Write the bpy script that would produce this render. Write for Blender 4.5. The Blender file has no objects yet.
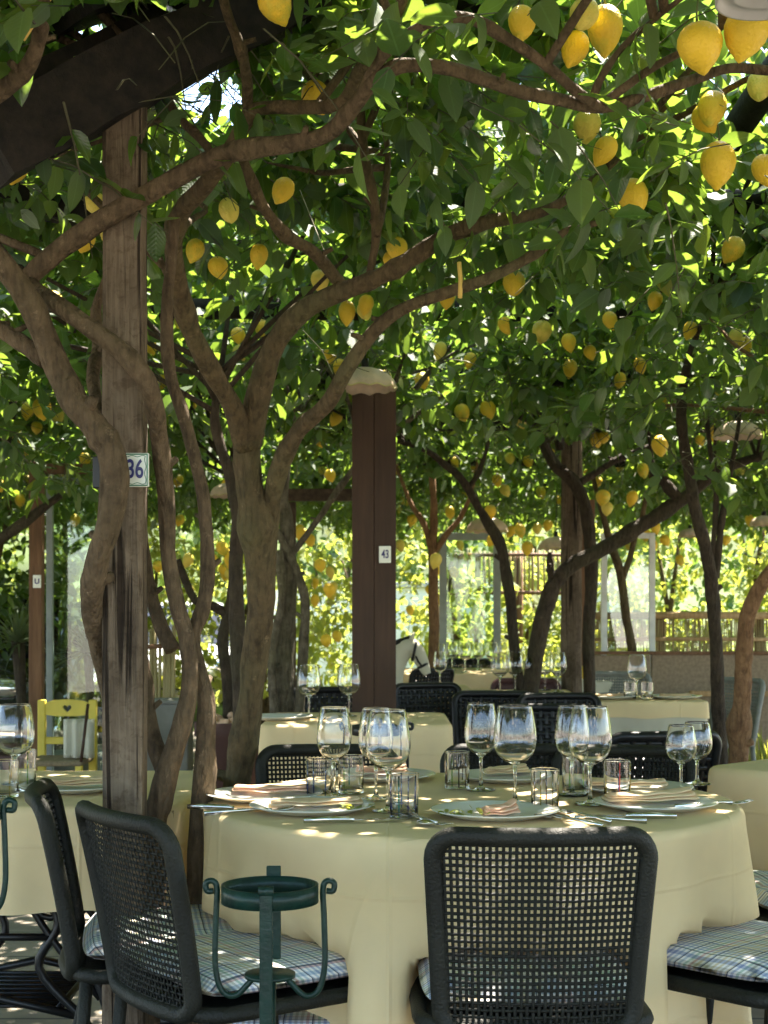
import bpy, math, random
import numpy as np
from mathutils import Vector, Matrix, noise

random.seed(7)
rng = np.random.default_rng(11)
R = math.radians
sc = bpy.context.scene
col = sc.collection

# ------------------------------------------------------------------ camera, sky, sun, exposure
F, CX, HY, EYE = 1480.0, 384.0, 615.0, 1.2     # focal length in pixels, image centre, horizon row, eye height
cam_d = bpy.data.cameras.new('camera'); cam = bpy.data.objects.new('camera', cam_d); col.objects.link(cam)
cam.location = (0, 0, EYE); cam.rotation_euler = (R(90), 0, 0)
cam_d.sensor_fit = 'VERTICAL'; cam_d.sensor_height = 24; cam_d.lens = F / 1024 * 24
cam_d.shift_y = (HY - 512) / 1024
cam_d.clip_start = 0.05; cam_d.clip_end = 400
cam_d.dof.use_dof = True; cam_d.dof.focus_distance = 3.3; cam_d.dof.aperture_fstop = 6.5
sc.camera = cam

SUN_EL, SUN_AZ = 62.0, 38.0                     # azimuth clockwise from the view direction
w = bpy.data.worlds.new('World'); sc.world = w; w.use_nodes = True
nt = w.node_tree; nt.nodes.clear()
sky = nt.nodes.new('ShaderNodeTexSky'); sky.sky_type = 'NISHITA'; sky.sun_disc = False
sky.sun_elevation = R(SUN_EL); sky.sun_rotation = R(SUN_AZ)
bg = nt.nodes.new('ShaderNodeBackground'); bg.inputs[1].default_value = 0.11
wo = nt.nodes.new('ShaderNodeOutputWorld')
nt.links.new(sky.outputs[0], bg.inputs[0]); nt.links.new(bg.outputs[0], wo.inputs[0])
sd = bpy.data.lights.new('sun', 'SUN'); sd.energy = 4.2; sd.angle = R(0.53); sd.color = (1.0, 0.91, 0.78)
so = bpy.data.objects.new('sun', sd); col.objects.link(so)
sv = Vector((math.sin(R(SUN_AZ)) * math.cos(R(SUN_EL)), math.cos(R(SUN_AZ)) * math.cos(R(SUN_EL)), math.sin(R(SUN_EL))))
so.rotation_euler = sv.to_track_quat('Z', 'Y').to_euler(); so.location = sv * 30

sc.view_settings.view_transform = 'Standard'; sc.view_settings.look = 'None'
sc.view_settings.exposure = 2.95; sc.view_settings.gamma = 1.0; sc.view_settings.use_curve_mapping = False
sc.render.engine = 'CYCLES'
cy = sc.cycles
cy.use_denoising = True
try: cy.denoiser = 'OPENIMAGEDENOISE'
except Exception: pass
cy.max_bounces = 12; cy.diffuse_bounces = 5; cy.glossy_bounces = 4; cy.transmission_bounces = 10
cy.transparent_max_bounces = 16; cy.sample_clamp_indirect = 6.0
cy.caustics_reflective = False; cy.caustics_refractive = False

# ------------------------------------------------------------------ helpers
def P(px, py, Y):
    return Vector(((px - CX) * Y / F, Y, EYE - (py - HY) * Y / F))
def T(px, py, z=0.752):                          # the point at height z seen at that place in the photograph
    Y = (EYE - z) * F / (py - HY)
    return Vector(((px - CX) * Y / F, Y, z))

def tag(o, label=None, cat=None, group=None, kind=None):
    if label: o['label'] = label
    if cat: o['category'] = cat
    if group: o['group'] = group
    if kind: o['kind'] = kind
    return o
def empty(name, loc=(0, 0, 0), rz=0.0):
    o = bpy.data.objects.new(name, None); o.empty_display_size = 0.1
    o.location = loc; o.rotation_euler = (0, 0, rz); col.objects.link(o)
    return o
def copy_tree(o, parent=None):
    c = o.copy(); col.objects.link(c); c.parent = parent
    for ch in list(o.children): copy_tree(ch, c)
    return c

class MB:
    """collects shapes into one mesh"""
    def __init__(s): s.v = []; s.f = []; s.m = []; s.sm = []
    def add(s, vs, fs, mi=0, smooth=True):
        n = len(s.v); s.v.extend([tuple(v) for v in vs])
        for f in fs: s.f.append([i + n for i in f]); s.m.append(mi); s.sm.append(smooth)
    def box(s, a, b, mi=0, rot=None, c=None):
        (x0, y0, z0), (x1, y1, z1) = a, b
        vs = [Vector(p) for p in ((x0,y0,z0),(x1,y0,z0),(x1,y1,z0),(x0,y1,z0),(x0,y0,z1),(x1,y0,z1),(x1,y1,z1),(x0,y1,z1))]
        if rot is not None:
            c = Vector(c) if c is not None else Vector(((x0+x1)/2,(y0+y1)/2,(z0+z1)/2))
            vs = [rot @ (v - c) + c for v in vs]
        s.add(vs, [(0,3,2,1),(4,5,6,7),(0,1,5,4),(1,2,6,5),(2,3,7,6),(3,0,4,7)], mi, False)
    def tube(s, pts, rad, n=8, mi=0, closed=False, cap=True, flat=1.0, wob=0.0, up=None):
        pts = [Vector(p) for p in pts]; k = len(pts)
        if not hasattr(rad, '__len__'): rad = [rad] * k
        tan = []
        for i in range(k):
            a = pts[(i-1) % k] if (closed or i > 0) else pts[i]
            b = pts[(i+1) % k] if (closed or i < k-1) else pts[i]
            t = b - a
            tan.append(t.normalized() if t.length > 1e-9 else Vector((0,0,1)))
        u = Vector(up) if up else (Vector((0,0,1)) if abs(tan[0].z) < .9 else Vector((1,0,0)))
        u = (u - tan[0] * u.dot(tan[0])).normalized()
        vs = []
        for i in range(k):
            u = u - tan[i] * u.dot(tan[i])
            u = u.normalized() if u.length > 1e-6 else tan[i].orthogonal().normalized()
            w_ = tan[i].cross(u)
            for j in range(n):
                a = 2*math.pi*j/n; r = rad[i]
                if wob: r *= 1 + wob * noise.noise(Vector((math.cos(a)*1.3, math.sin(a)*1.3, 0)) + pts[i]*9) + wob*.8*noise.noise(pts[i]*22 + Vector((math.cos(a), math.sin(a), 3)))
                vs.append(pts[i] + u*math.cos(a)*r + w_*math.sin(a)*r*flat)
        fs = []
        kk = k if closed else k-1
        for i in range(kk):
            for j in range(n):
                a = i*n + j; b = i*n + (j+1) % n; i2 = (i+1) % k
                fs.append((a, b, i2*n + (j+1) % n, i2*n + j))
        if cap and not closed:
            fs.append(tuple(range(n-1, -1, -1))); fs.append(tuple((k-1)*n + j for j in range(n)))
        s.add(vs, fs, mi)
    def lathe(s, prof, n=24, c=(0,0,0), mi=0, closed=False, scallop=None):
        c = Vector(c); k = len(prof); vs = []
        for i, (r, z) in enumerate(prof):
            for j in range(n):
                a = 2*math.pi*j/n
                rr, zz = (r, z) if scallop is None else scallop(r, z, a, i)
                vs.append(c + Vector((rr*math.cos(a), rr*math.sin(a), zz)))
        fs = []
        for i in range(k if closed else k-1):
            i2 = (i+1) % k
            for j in range(n):
                fs.append((i*n+j, i*n+(j+1)%n, i2*n+(j+1)%n, i2*n+j))
        s.add(vs, fs, mi)
    def sphere(s, c, r, nu=12, nv=8, mi=0, sx=1, sy=1, sz=1):
        prof = [(max(1e-4, r*math.sin(math.pi*i/nv)), -r*math.cos(math.pi*i/nv)*sz) for i in range(nv+1)]
        n0 = len(s.v); s.lathe(prof, nu, (0,0,0), mi)
        for i in range(n0, len(s.v)):
            x, y, z = s.v[i]; s.v[i] = (x*sx + c[0], y*sy + c[1], z + c[2])
    def build(s, name, mats, parent=None, bevel=0.0, subsurf=0):
        me = bpy.data.meshes.new(name)
        off = Vector((0,0,0))
        if parent is not None:
            root = parent
            off = Vector(root.get('_w', (0,0,0)))
        vv = [(v[0]-off.x, v[1]-off.y, v[2]-off.z) for v in s.v]
        me.from_pydata(vv, [], s.f)
        if not isinstance(mats, (list, tuple)): mats = [mats]
        for m in mats: me.materials.append(m)
        me.polygons.foreach_set('material_index', s.m)
        me.polygons.foreach_set('use_smooth', s.sm)
        me.update()
        o = bpy.data.objects.new(name, me); col.objects.link(o)
        if parent is not None:
            o.parent = parent
            if '_w' in parent: o['_w'] = parent['_w']
        if bevel:
            b = o.modifiers.new('bevel', 'BEVEL'); b.width = bevel; b.segments = 2; b.limit_method = 'ANGLE'
        if subsurf:
            b = o.modifiers.new('sub', 'SUBSURF'); b.levels = subsurf; b.render_levels = subsurf
        return o
def wempty(name, loc):
    """an Empty at a thing's base; its parts are given in world coordinates"""
    o = empty(name, loc); o['_w'] = tuple(loc); return o
def smooth_path(ctrl, sub=5):
    """Catmull-Rom through (x,y,z,r)"""
    c = [np.array(p, float) for p in ctrl]; out = []
    for i in range(len(c)-1):
        p0 = c[i-1] if i > 0 else c[i]*2 - c[i+1]
        p3 = c[i+2] if i+2 < len(c) else c[i+1]*2 - c[i]
        p1, p2 = c[i], c[i+1]
        for k in range(sub):
            t = k/sub
            out.append(.5*((2*p1)+(-p0+p2)*t+(2*p0-5*p1+4*p2-p3)*t*t+(-p0+3*p1-3*p2+p3)*t**3))
    out.append(c[-1]); return np.array(out)

# ------------------------------------------------------------------ materials
def new_mat(name):
    m = bpy.data.materials.new(name); m.use_nodes = True
    n = m.node_tree.nodes; return m, n, m.node_tree.links, n['Principled BSDF']
def plain(name, c, rough=.5, metal=0.0, var=.15, scale=12, bump=.0, bscale=60, spec=.5, coat=0.0):
    m, n, l, b = new_mat(name)
    tc = n.new('ShaderNodeTexCoord'); no = n.new('ShaderNodeTexNoise'); no.inputs['Scale'].default_value = scale; no.inputs['Detail'].default_value = 6
    l.new(tc.outputs['Object'], no.inputs['Vector'])
    rp = n.new('ShaderNodeValToRGB')
    rp.color_ramp.elements[0].position = .3; rp.color_ramp.elements[1].position = .7
    rp.color_ramp.elements[0].color = (*[x*(1-var) for x in c], 1); rp.color_ramp.elements[1].color = (*[min(1, x*(1+var)) for x in c], 1)
    l.new(no.outputs['Fac'], rp.inputs[0]); l.new(rp.outputs[0], b.inputs['Base Color'])
    b.inputs['Roughness'].default_value = rough; b.inputs['Metallic'].default_value = metal
    b.inputs['Specular IOR Level'].default_value = spec
    if coat: b.inputs['Coat Weight'].default_value = coat
    if bump:
        n2 = n.new('ShaderNodeTexNoise'); n2.inputs['Scale'].default_value = bscale; n2.inputs['Detail'].default_value = 4
        l.new(tc.outputs['Object'], n2.inputs['Vector'])
        bp = n.new('ShaderNodeBump'); bp.inputs['Strength'].default_value = bump; bp.inputs['Distance'].default_value = .01
        l.new(n2.outputs['Fac'], bp.inputs['Height']); l.new(bp.outputs[0], b.inputs['Normal'])
    return m
def wood(name, c1, c2, rough=.7, stretch=(14, 14, 1.2), bump=.5):
    m, n, l, b = new_mat(name)
    tc = n.new('ShaderNodeTexCoord'); mp = n.new('ShaderNodeMapping'); mp.inputs['Scale'].default_value = stretch
    l.new(tc.outputs['Object'], mp.inputs[0])
    no = n.new('ShaderNodeTexNoise'); no.inputs['Scale'].default_value = 3; no.inputs['Detail'].default_value = 8; no.inputs['Roughness'].default_value = .65
    l.new(mp.outputs[0], no.inputs['Vector'])
    no2 = n.new('ShaderNodeTexNoise'); no2.inputs['Scale'].default_value = 4
    l.new(tc.outputs['Object'], no2.inputs['Vector'])
    rp = n.new('ShaderNodeValToRGB'); rp.color_ramp.elements[0].position = .32; rp.color_ramp.elements[1].position = .68
    rp.color_ramp.elements[0].color = (*c1, 1); rp.color_ramp.elements[1].color = (*c2, 1)
    l.new(no.outputs['Fac'], rp.inputs[0])
    mx = n.new('ShaderNodeMix'); mx.data_type = 'RGBA'; mx.blend_type = 'MULTIPLY'; mx.inputs[0].default_value = .5
    l.new(rp.outputs[0], mx.inputs['A']); l.new(no2.outputs['Fac'], mx.inputs['B'])
    l.new(mx.outputs['Result'], b.inputs['Base Color'])
    b.inputs['Roughness'].default_value = rough; b.inputs['Specular IOR Level'].default_value = .3
    bp = n.new('ShaderNodeBump'); bp.inputs['Strength'].default_value = bump; bp.inputs['Distance'].default_value = .012
    l.new(no.outputs['Fac'], bp.inputs['Height']); l.new(bp.outputs[0], b.inputs['Normal'])
    return m
def bark(name, c1, c2, moss=(.105, .10, .045)):
    m, n, l, b = new_mat(name)
    tc = n.new('ShaderNodeTexCoord')
    no = n.new('ShaderNodeTexNoise'); no.inputs['Scale'].default_value = 18; no.inputs['Detail'].default_value = 9; no.inputs['Roughness'].default_value = .7
    l.new(tc.outputs['Object'], no.inputs['Vector'])
    big = n.new('ShaderNodeTexNoise'); big.inputs['Scale'].default_value = 3.5; big.inputs['Detail'].default_value = 3
    l.new(tc.outputs['Object'], big.inputs['Vector'])
    rp = n.new('ShaderNodeValToRGB'); rp.color_ramp.elements[0].position = .3; rp.color_ramp.elements[1].position = .72
    rp.color_ramp.elements[0].color = (*c1, 1); rp.color_ramp.elements[1].color = (*c2, 1)
    l.new(no.outputs['Fac'], rp.inputs[0])
    r2 = n.new('ShaderNodeValToRGB'); r2.color_ramp.elements[0].position = .48; r2.color_ramp.elements[1].position = .68
    l.new(big.outputs['Fac'], r2.inputs[0])
    mx = n.new('ShaderNodeMix'); mx.data_type = 'RGBA'; l.new(r2.outputs[0], mx.inputs[0])
    l.new(rp.outputs[0], mx.inputs['A'])
    ck = n.new('ShaderNodeMapping'); ck.inputs['Scale'].default_value = (1, 1, .22); l.new(tc.outputs['Object'], ck.inputs[0])
    cn = n.new('ShaderNodeTexNoise'); cn.inputs['Scale'].default_value = 70; cn.inputs['Detail'].default_value = 5; l.new(ck.outputs[0], cn.inputs['Vector'])
    cr_ = n.new('ShaderNodeValToRGB'); cr_.color_ramp.elements[0].position = .36; cr_.color_ramp.elements[1].position = .50
    cr_.color_ramp.elements[0].color = (.38, .36, .34, 1); cr_.color_ramp.elements[1].color = (1, 1, 1, 1); l.new(cn.outputs['Fac'], cr_.inputs[0])
    ln = n.new('ShaderNodeTexNoise'); ln.inputs['Scale'].default_value = 26; ln.inputs['Detail'].default_value = 8; ln.inputs['Roughness'].default_value = .75; l.new(tc.outputs['Object'], ln.inputs['Vector'])
    lr_ = n.new('ShaderNodeValToRGB'); lr_.color_ramp.elements[0].position = .60; lr_.color_ramp.elements[1].position = .70; l.new(ln.outputs['Fac'], lr_.inputs[0])
    mm = n.new('ShaderNodeMix'); mm.data_type = 'RGBA'; mm.inputs[0].default_value = .55
    l.new(rp.outputs[0], mm.inputs['A']); mm.inputs['B'].default_value = (*moss, 1)
    l.new(mm.outputs['Result'], mx.inputs['B'])
    cm = n.new('ShaderNodeMix'); cm.data_type = 'RGBA'; cm.blend_type = 'MULTIPLY'; cm.inputs[0].default_value = .55; l.new(mx.outputs['Result'], cm.inputs['A']); l.new(cr_.outputs[0], cm.inputs['B'])
    lm = n.new('ShaderNodeMix'); lm.data_type = 'RGBA'; lf = n.new('ShaderNodeMath'); lf.operation = 'MULTIPLY'; lf.inputs[1].default_value = .5; l.new(lr_.outputs[0], lf.inputs[0]); l.new(lf.outputs[0], lm.inputs[0])
    l.new(cm.outputs['Result'], lm.inputs['A']); lm.inputs['B'].default_value = (*[min(1, x*1.9+.03) for x in c2], 1); l.new(lm.outputs['Result'], b.inputs['Base Color'])
    b.inputs['Roughness'].default_value = .8; b.inputs['Specular IOR Level'].default_value = .25
    mp = n.new('ShaderNodeMapping'); mp.inputs['Scale'].default_value = (1, 1, .35); l.new(tc.outputs['Object'], mp.inputs[0])
    n3 = n.new('ShaderNodeTexNoise'); n3.inputs['Scale'].default_value = 60; n3.inputs['Detail'].default_value = 6; l.new(mp.outputs[0], n3.inputs['Vector'])
    bp = n.new('ShaderNodeBump'); bp.inputs['Strength'].default_value = 1.0; bp.inputs['Distance'].default_value = .02
    l.new(n3.outputs['Fac'], bp.inputs['Height']); l.new(bp.outputs[0], b.inputs['Normal'])
    return m
def leafmat(name, dark, light, under, trans, tfac=.38, rough=.38):
    m, n, l, b = new_mat(name)
    at = n.new('ShaderNodeAttribute'); at.attribute_name = 'rnd'
    rp = n.new('ShaderNodeValToRGB'); rp.color_ramp.elements[0].color = (*dark, 1); rp.color_ramp.elements[1].color = (*light, 1)
    e = rp.color_ramp.elements.new(.72); e.color = (*[a*.6 + c*.4 for a, c in zip(dark, light)], 1)
    if name == 'lemon_leaf':
        e = rp.color_ramp.elements.new(.94); e.color = (*light, 1); rp.color_ramp.elements[-1].color = (.22, .20, .03, 1)
    l.new(at.outputs['Fac'], rp.inputs[0])
    ge = n.new('ShaderNodeNewGeometry')
    mx = n.new('ShaderNodeMix'); mx.data_type = 'RGBA'; l.new(ge.outputs['Backfacing'], mx.inputs[0])
    l.new(rp.outputs[0], mx.inputs['A']); mx.inputs['B'].default_value = (*under, 1)
    # midrib and side veins
    lu = n.new('ShaderNodeAttribute'); lu.attribute_name = 'leaf_u'; lv = n.new('ShaderNodeAttribute'); lv.attribute_name = 'leaf_v'
    def mth(op, a, v=None):
        k = n.new('ShaderNodeMath'); k.operation = op
        for i, x in enumerate((a, v)):
            if x is None: continue
            if isinstance(x, (int, float)): k.inputs[i].default_value = x
            else: l.new(x, k.inputs[i])
        return k.outputs[0]
    av = mth('ABSOLUTE', lv.outputs['Fac'])
    vein = mth('MAXIMUM', mth('LESS_THAN', av, .055), mth('MULTIPLY', mth('GREATER_THAN', mth('SINE', mth('ADD', mth('MULTIPLY', lu.outputs['Fac'], 55.0), mth('MULTIPLY', av, -16.0))), .90), .16))
    vm = n.new('ShaderNodeMix'); vm.data_type = 'RGBA'; l.new(mth('MULTIPLY', vein, .55), vm.inputs[0]); l.new(mx.outputs['Result'], vm.inputs['A']); vm.inputs['B'].default_value = (*[min(1, x*2.2+.02) for x in light], 1)
    l.new(vm.outputs['Result'], b.inputs['Base Color'])
    wv = n.new('ShaderNodeBump'); wv.inputs['Strength'].default_value = .10; wv.inputs['Distance'].default_value = .003
    l.new(mth('SINE', mth('ADD', mth('MULTIPLY', lu.outputs['Fac'], 55.0), mth('MULTIPLY', av, -16.0))), wv.inputs['Height']); l.new(wv.outputs[0], b.inputs['Normal'])
    rr = n.new('ShaderNodeMix'); rr.data_type = 'FLOAT'; l.new(ge.outputs['Backfacing'], rr.inputs[0])
    rr.inputs[2].default_value = rough; rr.inputs[3].default_value = .65; l.new(rr.outputs[0], b.inputs['Roughness'])
    b.inputs['Specular IOR Level'].default_value = .6
    tr = n.new('ShaderNodeBsdfTranslucent')
    tm = n.new('ShaderNodeMix'); tm.data_type = 'RGBA'; l.new(at.outputs['Fac'], tm.inputs[0])
    tm.inputs['A'].default_value = (trans[0]*.75, trans[1]*.85, trans[2], 1); tm.inputs['B'].default_value = (min(1, trans[0]*1.25), trans[1]*1.1, trans[2], 1)
    l.new(tm.outputs['Result'], tr.inputs[0])
    ms = n.new('ShaderNodeMixShader'); ms.inputs[0].default_value = tfac
    l.new(b.outputs[0], ms.inputs[1]); l.new(tr.outputs[0], ms.inputs[2])
    l.new(ms.outputs[0], n['Material Output'].inputs[0])
    return m
def cloth(name, c, tfac=.25, tcol=None):
    m = plain(name, c, .85, 0, .06, 7, .12, 900, .2)
    n, l = m.node_tree.nodes, m.node_tree.links
    b = n['Principled BSDF']
    if name == 'cream_tablecloth':                        # a few ochre stains and a faint woven grain
        tc = n.new('ShaderNodeTexCoord'); vo = n.new('ShaderNodeTexVoronoi'); vo.inputs['Scale'].default_value = 3.1; l.new(tc.outputs['Object'], vo.inputs['Vector'])
        rp = n.new('ShaderNodeValToRGB'); rp.color_ramp.elements[0].position = .07; rp.color_ramp.elements[1].position = .13; rp.color_ramp.elements[0].color = (.55,.55,.55,1); rp.color_ramp.elements[1].color = (0,0,0,1)
        l.new(vo.outputs['Distance'], rp.inputs[0]); src = b.inputs['Base Color'].links[0].from_socket
        mx = n.new('ShaderNodeMix'); mx.data_type = 'RGBA'; l.new(rp.outputs[0], mx.inputs[0]); l.new(src, mx.inputs['A']); mx.inputs['B'].default_value = (.72,.50,.13,1); l.new(mx.outputs['Result'], b.inputs['Base Color'])
        sx = n.new('ShaderNodeSeparateXYZ'); l.new(tc.outputs['Object'], sx.inputs[0]); hs = None
        for ax in range(3):
            ad = n.new('ShaderNodeMath'); ad.operation = 'ADD'; ad.inputs[1].default_value = 20.13 + .07*ax; l.new(sx.outputs[ax], ad.inputs[0])
            pp = n.new('ShaderNodeMath'); pp.operation = 'PINGPONG'; pp.inputs[1].default_value = .19; l.new(ad.outputs[0], pp.inputs[0])
            mr = n.new('ShaderNodeMapRange'); mr.inputs[1].default_value = 0; mr.inputs[2].default_value = .006; mr.inputs[3].default_value = 1; mr.inputs[4].default_value = 0; l.new(pp.outputs[0], mr.inputs[0])
            if hs is None: hs = mr.outputs[0]
            else:
                k = n.new('ShaderNodeMath'); k.operation = 'ADD'; l.new(hs, k.inputs[0]); l.new(mr.outputs[0], k.inputs[1]); hs = k.outputs[0]
        wr = n.new('ShaderNodeTexNoise'); wr.inputs['Scale'].default_value = 9; wr.inputs['Detail'].default_value = 5; l.new(tc.outputs['Object'], wr.inputs['Vector'])
        k = n.new('ShaderNodeMath'); k.operation = 'MULTIPLY_ADD'; k.inputs[1].default_value = 1.6; l.new(wr.outputs['Fac'], k.inputs[0]); l.new(hs, k.inputs[2])
        bp = n.new('ShaderNodeBump'); bp.inputs['Strength'].default_value = .35; bp.inputs['Distance'].default_value = .006; l.new(k.outputs[0], bp.inputs['Height'])
        l.new(b.inputs['Normal'].links[0].from_socket, bp.inputs['Normal']); l.new(bp.outputs[0], b.inputs['Normal'])
    tr = n.new('ShaderNodeBsdfTranslucent'); tr.inputs[0].default_value = (*(tcol or c), 1)
    ms = n.new('ShaderNodeMixShader'); ms.inputs[0].default_value = tfac
    l.new(b.outputs[0], ms.inputs[1]); l.new(tr.outputs[0], ms.inputs[2]); l.new(ms.outputs[0], n['Material Output'].inputs[0])
    return m
def glass(name, c=(1, 1, 1), ior=1.45, rough=0.0):
    m, n, l, b = new_mat(name); n.remove(b)
    g = n.new('ShaderNodeBsdfGlass'); g.inputs['Color'].default_value = (*c, 1); g.inputs['IOR'].default_value = ior; g.inputs['Roughness'].default_value = rough
    l.new(g.outputs[0], n['Material Output'].inputs[0]); return m
def pane_glass(name, tint=(.86, .95, .92), refl=.03):
    m, n, l, b = new_mat(name); n.remove(b)
    t = n.new('ShaderNodeBsdfTransparent'); t.inputs[0].default_value = (*tint, 1)
    g = n.new('ShaderNodeBsdfGlossy'); g.inputs['Roughness'].default_value = .03
    fr = n.new('ShaderNodeFresnel'); fr.inputs[0].default_value = 1.5
    ad = n.new('ShaderNodeMath'); ad.operation = 'ADD'; ad.inputs[1].default_value = refl; l.new(fr.outputs[0], ad.inputs[0])
    ms = n.new('ShaderNodeMixShader'); l.new(ad.outputs[0], ms.inputs[0]); l.new(t.outputs[0], ms.inputs[1]); l.new(g.outputs[0], ms.inputs[2])
    l.new(ms.outputs[0], n['Material Output'].inputs[0]); return m
def gingham(name, p=.0105, seed=0.0):
    """small woven check: white ground, coloured threads both ways and a dark line every few threads"""
    m, n, l, b = new_mat(name)
    tc = n.new('ShaderNodeTexCoord'); sx = n.new('ShaderNodeSeparateXYZ'); l.new(tc.outputs['Object'], sx.inputs[0])
    def mth(op, a, v=None):
        k = n.new('ShaderNodeMath'); k.operation = op
        for i, x in enumerate((a, v)):
            if x is None: continue
            if isinstance(x, (int, float)): k.inputs[i].default_value = x
            else: l.new(x, k.inputs[i])
        return k.outputs[0]
    cols = [(.10,.20,.52),(.30,.30,.24),(.22,.38,.58),(.58,.20,.20),(.14,.40,.30),(.40,.40,.34),(.16,.28,.56),(.62,.48,.16)]
    res = []
    for ax in (0, 1):
        src = sx.outputs[ax]
        if ax == 1:
            src = mth('ADD', src, mth('MULTIPLY', sx.outputs[2], 1.0))
        s_ = mth('DIVIDE', mth('ADD', src, 10.0 + seed), p)
        fr = mth('FRACT', s_); fl = mth('FLOOR', s_)
        mask = mth('LESS_THAN', fr, .52)
        wn = n.new('ShaderNodeTexWhiteNoise'); wn.noise_dimensions = '1D'; l.new(fl, wn.inputs['W'])
        rp = n.new('ShaderNodeValToRGB'); rp.color_ramp.interpolation = 'CONSTANT'
        for i, c in enumerate(cols):
            if i < 2: e = rp.color_ramp.elements[i]
            else: e = rp.color_ramp.elements.new(i/len(cols))
            e.position = i/len(cols); e.color = (*c, 1)
        l.new(wn.outputs['Value'], rp.inputs[0])
        dk = mth('MULTIPLY', mth('LESS_THAN', mth('MODULO', fl, 5.0), .5), mth('LESS_THAN', fr, .26))
        mk = n.new('ShaderNodeMix'); mk.data_type = 'RGBA'; l.new(dk, mk.inputs[0]); l.new(rp.outputs[0], mk.inputs['A']); mk.inputs['B'].default_value = (.02,.03,.07,1)
        mc = n.new('ShaderNodeMix'); mc.data_type = 'RGBA'; l.new(mth('MULTIPLY', mask, mth('ADD', mth('MULTIPLY', dk, .3), .52)), mc.inputs[0])
        mc.inputs['A'].default_value = (.92,.91,.90,1); l.new(mk.outputs['Result'], mc.inputs['B'])
        res.append(mc.outputs['Result'])
    mx = n.new('ShaderNodeMix'); mx.data_type = 'RGBA'; mx.blend_type = 'MULTIPLY'; mx.inputs[0].default_value = 1
    l.new(res[0], mx.inputs['A']); l.new(res[1], mx.inputs['B']); l.new(mx.outputs['Result'], b.inputs['Base Color'])
    b.inputs['Roughness'].default_value = .85; b.inputs['Specular IOR Level'].default_value = .2
    return m

M = {}
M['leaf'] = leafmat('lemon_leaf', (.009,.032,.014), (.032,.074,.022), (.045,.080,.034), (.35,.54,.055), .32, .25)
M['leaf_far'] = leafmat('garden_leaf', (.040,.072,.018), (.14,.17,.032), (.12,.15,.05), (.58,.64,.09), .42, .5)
M['leaf_palm'] = leafmat('palm_leaf', (.05,.08,.04), (.10,.14,.07), (.09,.12,.06), (.3,.4,.1), .25, .5)
M['bark'] = bark('lemon_bark', (.050,.035,.018), (.15,.106,.055))
M['bark_warm'] = bark('warm_bark', (.055,.037,.021), (.165,.113,.066), (.12,.09,.05))
M['bark_dark'] = bark('dark_bark', (.022,.016,.011), (.075,.054,.035), (.05,.05,.025))
M['bark_red'] = bark('reddish_bark', (.12,.062,.03), (.28,.16,.08), (.2,.12,.05))
M['bark_grey'] = bark('grey_gnarled_bark', (.045,.037,.026), (.20,.17,.12))
def peel(name, c):
    m = plain(name, c, .42, 0, .08, 9, .5, 150, .45); n, l = m.node_tree.nodes, m.node_tree.links; b = n['Principled BSDF']
    src = b.inputs['Base Color'].links[0].from_socket; oi = n.new('ShaderNodeObjectInfo'); tc = n.new('ShaderNodeTexCoord')
    no = n.new('ShaderNodeTexNoise'); no.noise_dimensions = '4D'; no.inputs['Scale'].default_value = 14; no.inputs['Detail'].default_value = 4; l.new(tc.outputs['Object'], no.inputs['Vector'])
    mu = n.new('ShaderNodeMath'); mu.operation = 'MULTIPLY'; mu.inputs[1].default_value = 40; l.new(oi.outputs['Random'], mu.inputs[0]); l.new(mu.outputs[0], no.inputs['W'])
    ad = n.new('ShaderNodeMath'); ad.operation = 'MULTIPLY_ADD'; ad.inputs[1].default_value = .22; l.new(oi.outputs['Random'], ad.inputs[0]); l.new(no.outputs['Fac'], ad.inputs[2])
    rp = n.new('ShaderNodeValToRGB'); rp.color_ramp.elements[0].position = .66; rp.color_ramp.elements[1].position = .90; l.new(ad.outputs[0], rp.inputs[0])
    mx = n.new('ShaderNodeMix'); mx.data_type = 'RGBA'; l.new(rp.outputs[0], mx.inputs[0]); l.new(src, mx.inputs['A']); mx.inputs['B'].default_value = (.42, .46, .05, 1)
    n2 = n.new('ShaderNodeTexNoise'); n2.inputs['Scale'].default_value = 60; n2.inputs['Detail'].default_value = 6; l.new(tc.outputs['Object'], n2.inputs['Vector'])
    r2 = n.new('ShaderNodeValToRGB'); r2.color_ramp.elements[0].position = .70; r2.color_ramp.elements[1].position = .76; l.new(n2.outputs['Fac'], r2.inputs[0])
    m2 = n.new('ShaderNodeMix'); m2.data_type = 'RGBA'; l.new(r2.outputs[0], m2.inputs[0]); l.new(mx.outputs['Result'], m2.inputs['A']); m2.inputs['B'].default_value = (.34, .22, .05, 1)
    l.new(m2.outputs['Result'], b.inputs['Base Color']); return m
M['lemon'] = peel('lemon_peel', (.88,.59,.04))
M['lemon_pale'] = peel('lemon_peel_pale', (.82,.66,.12))
M['stalk'] = plain('green_stalk', (.10,.13,.04), .7)
M['twig'] = plain('twig_bark', (.09,.085,.045), .8, 0, .3, 20)
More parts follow.
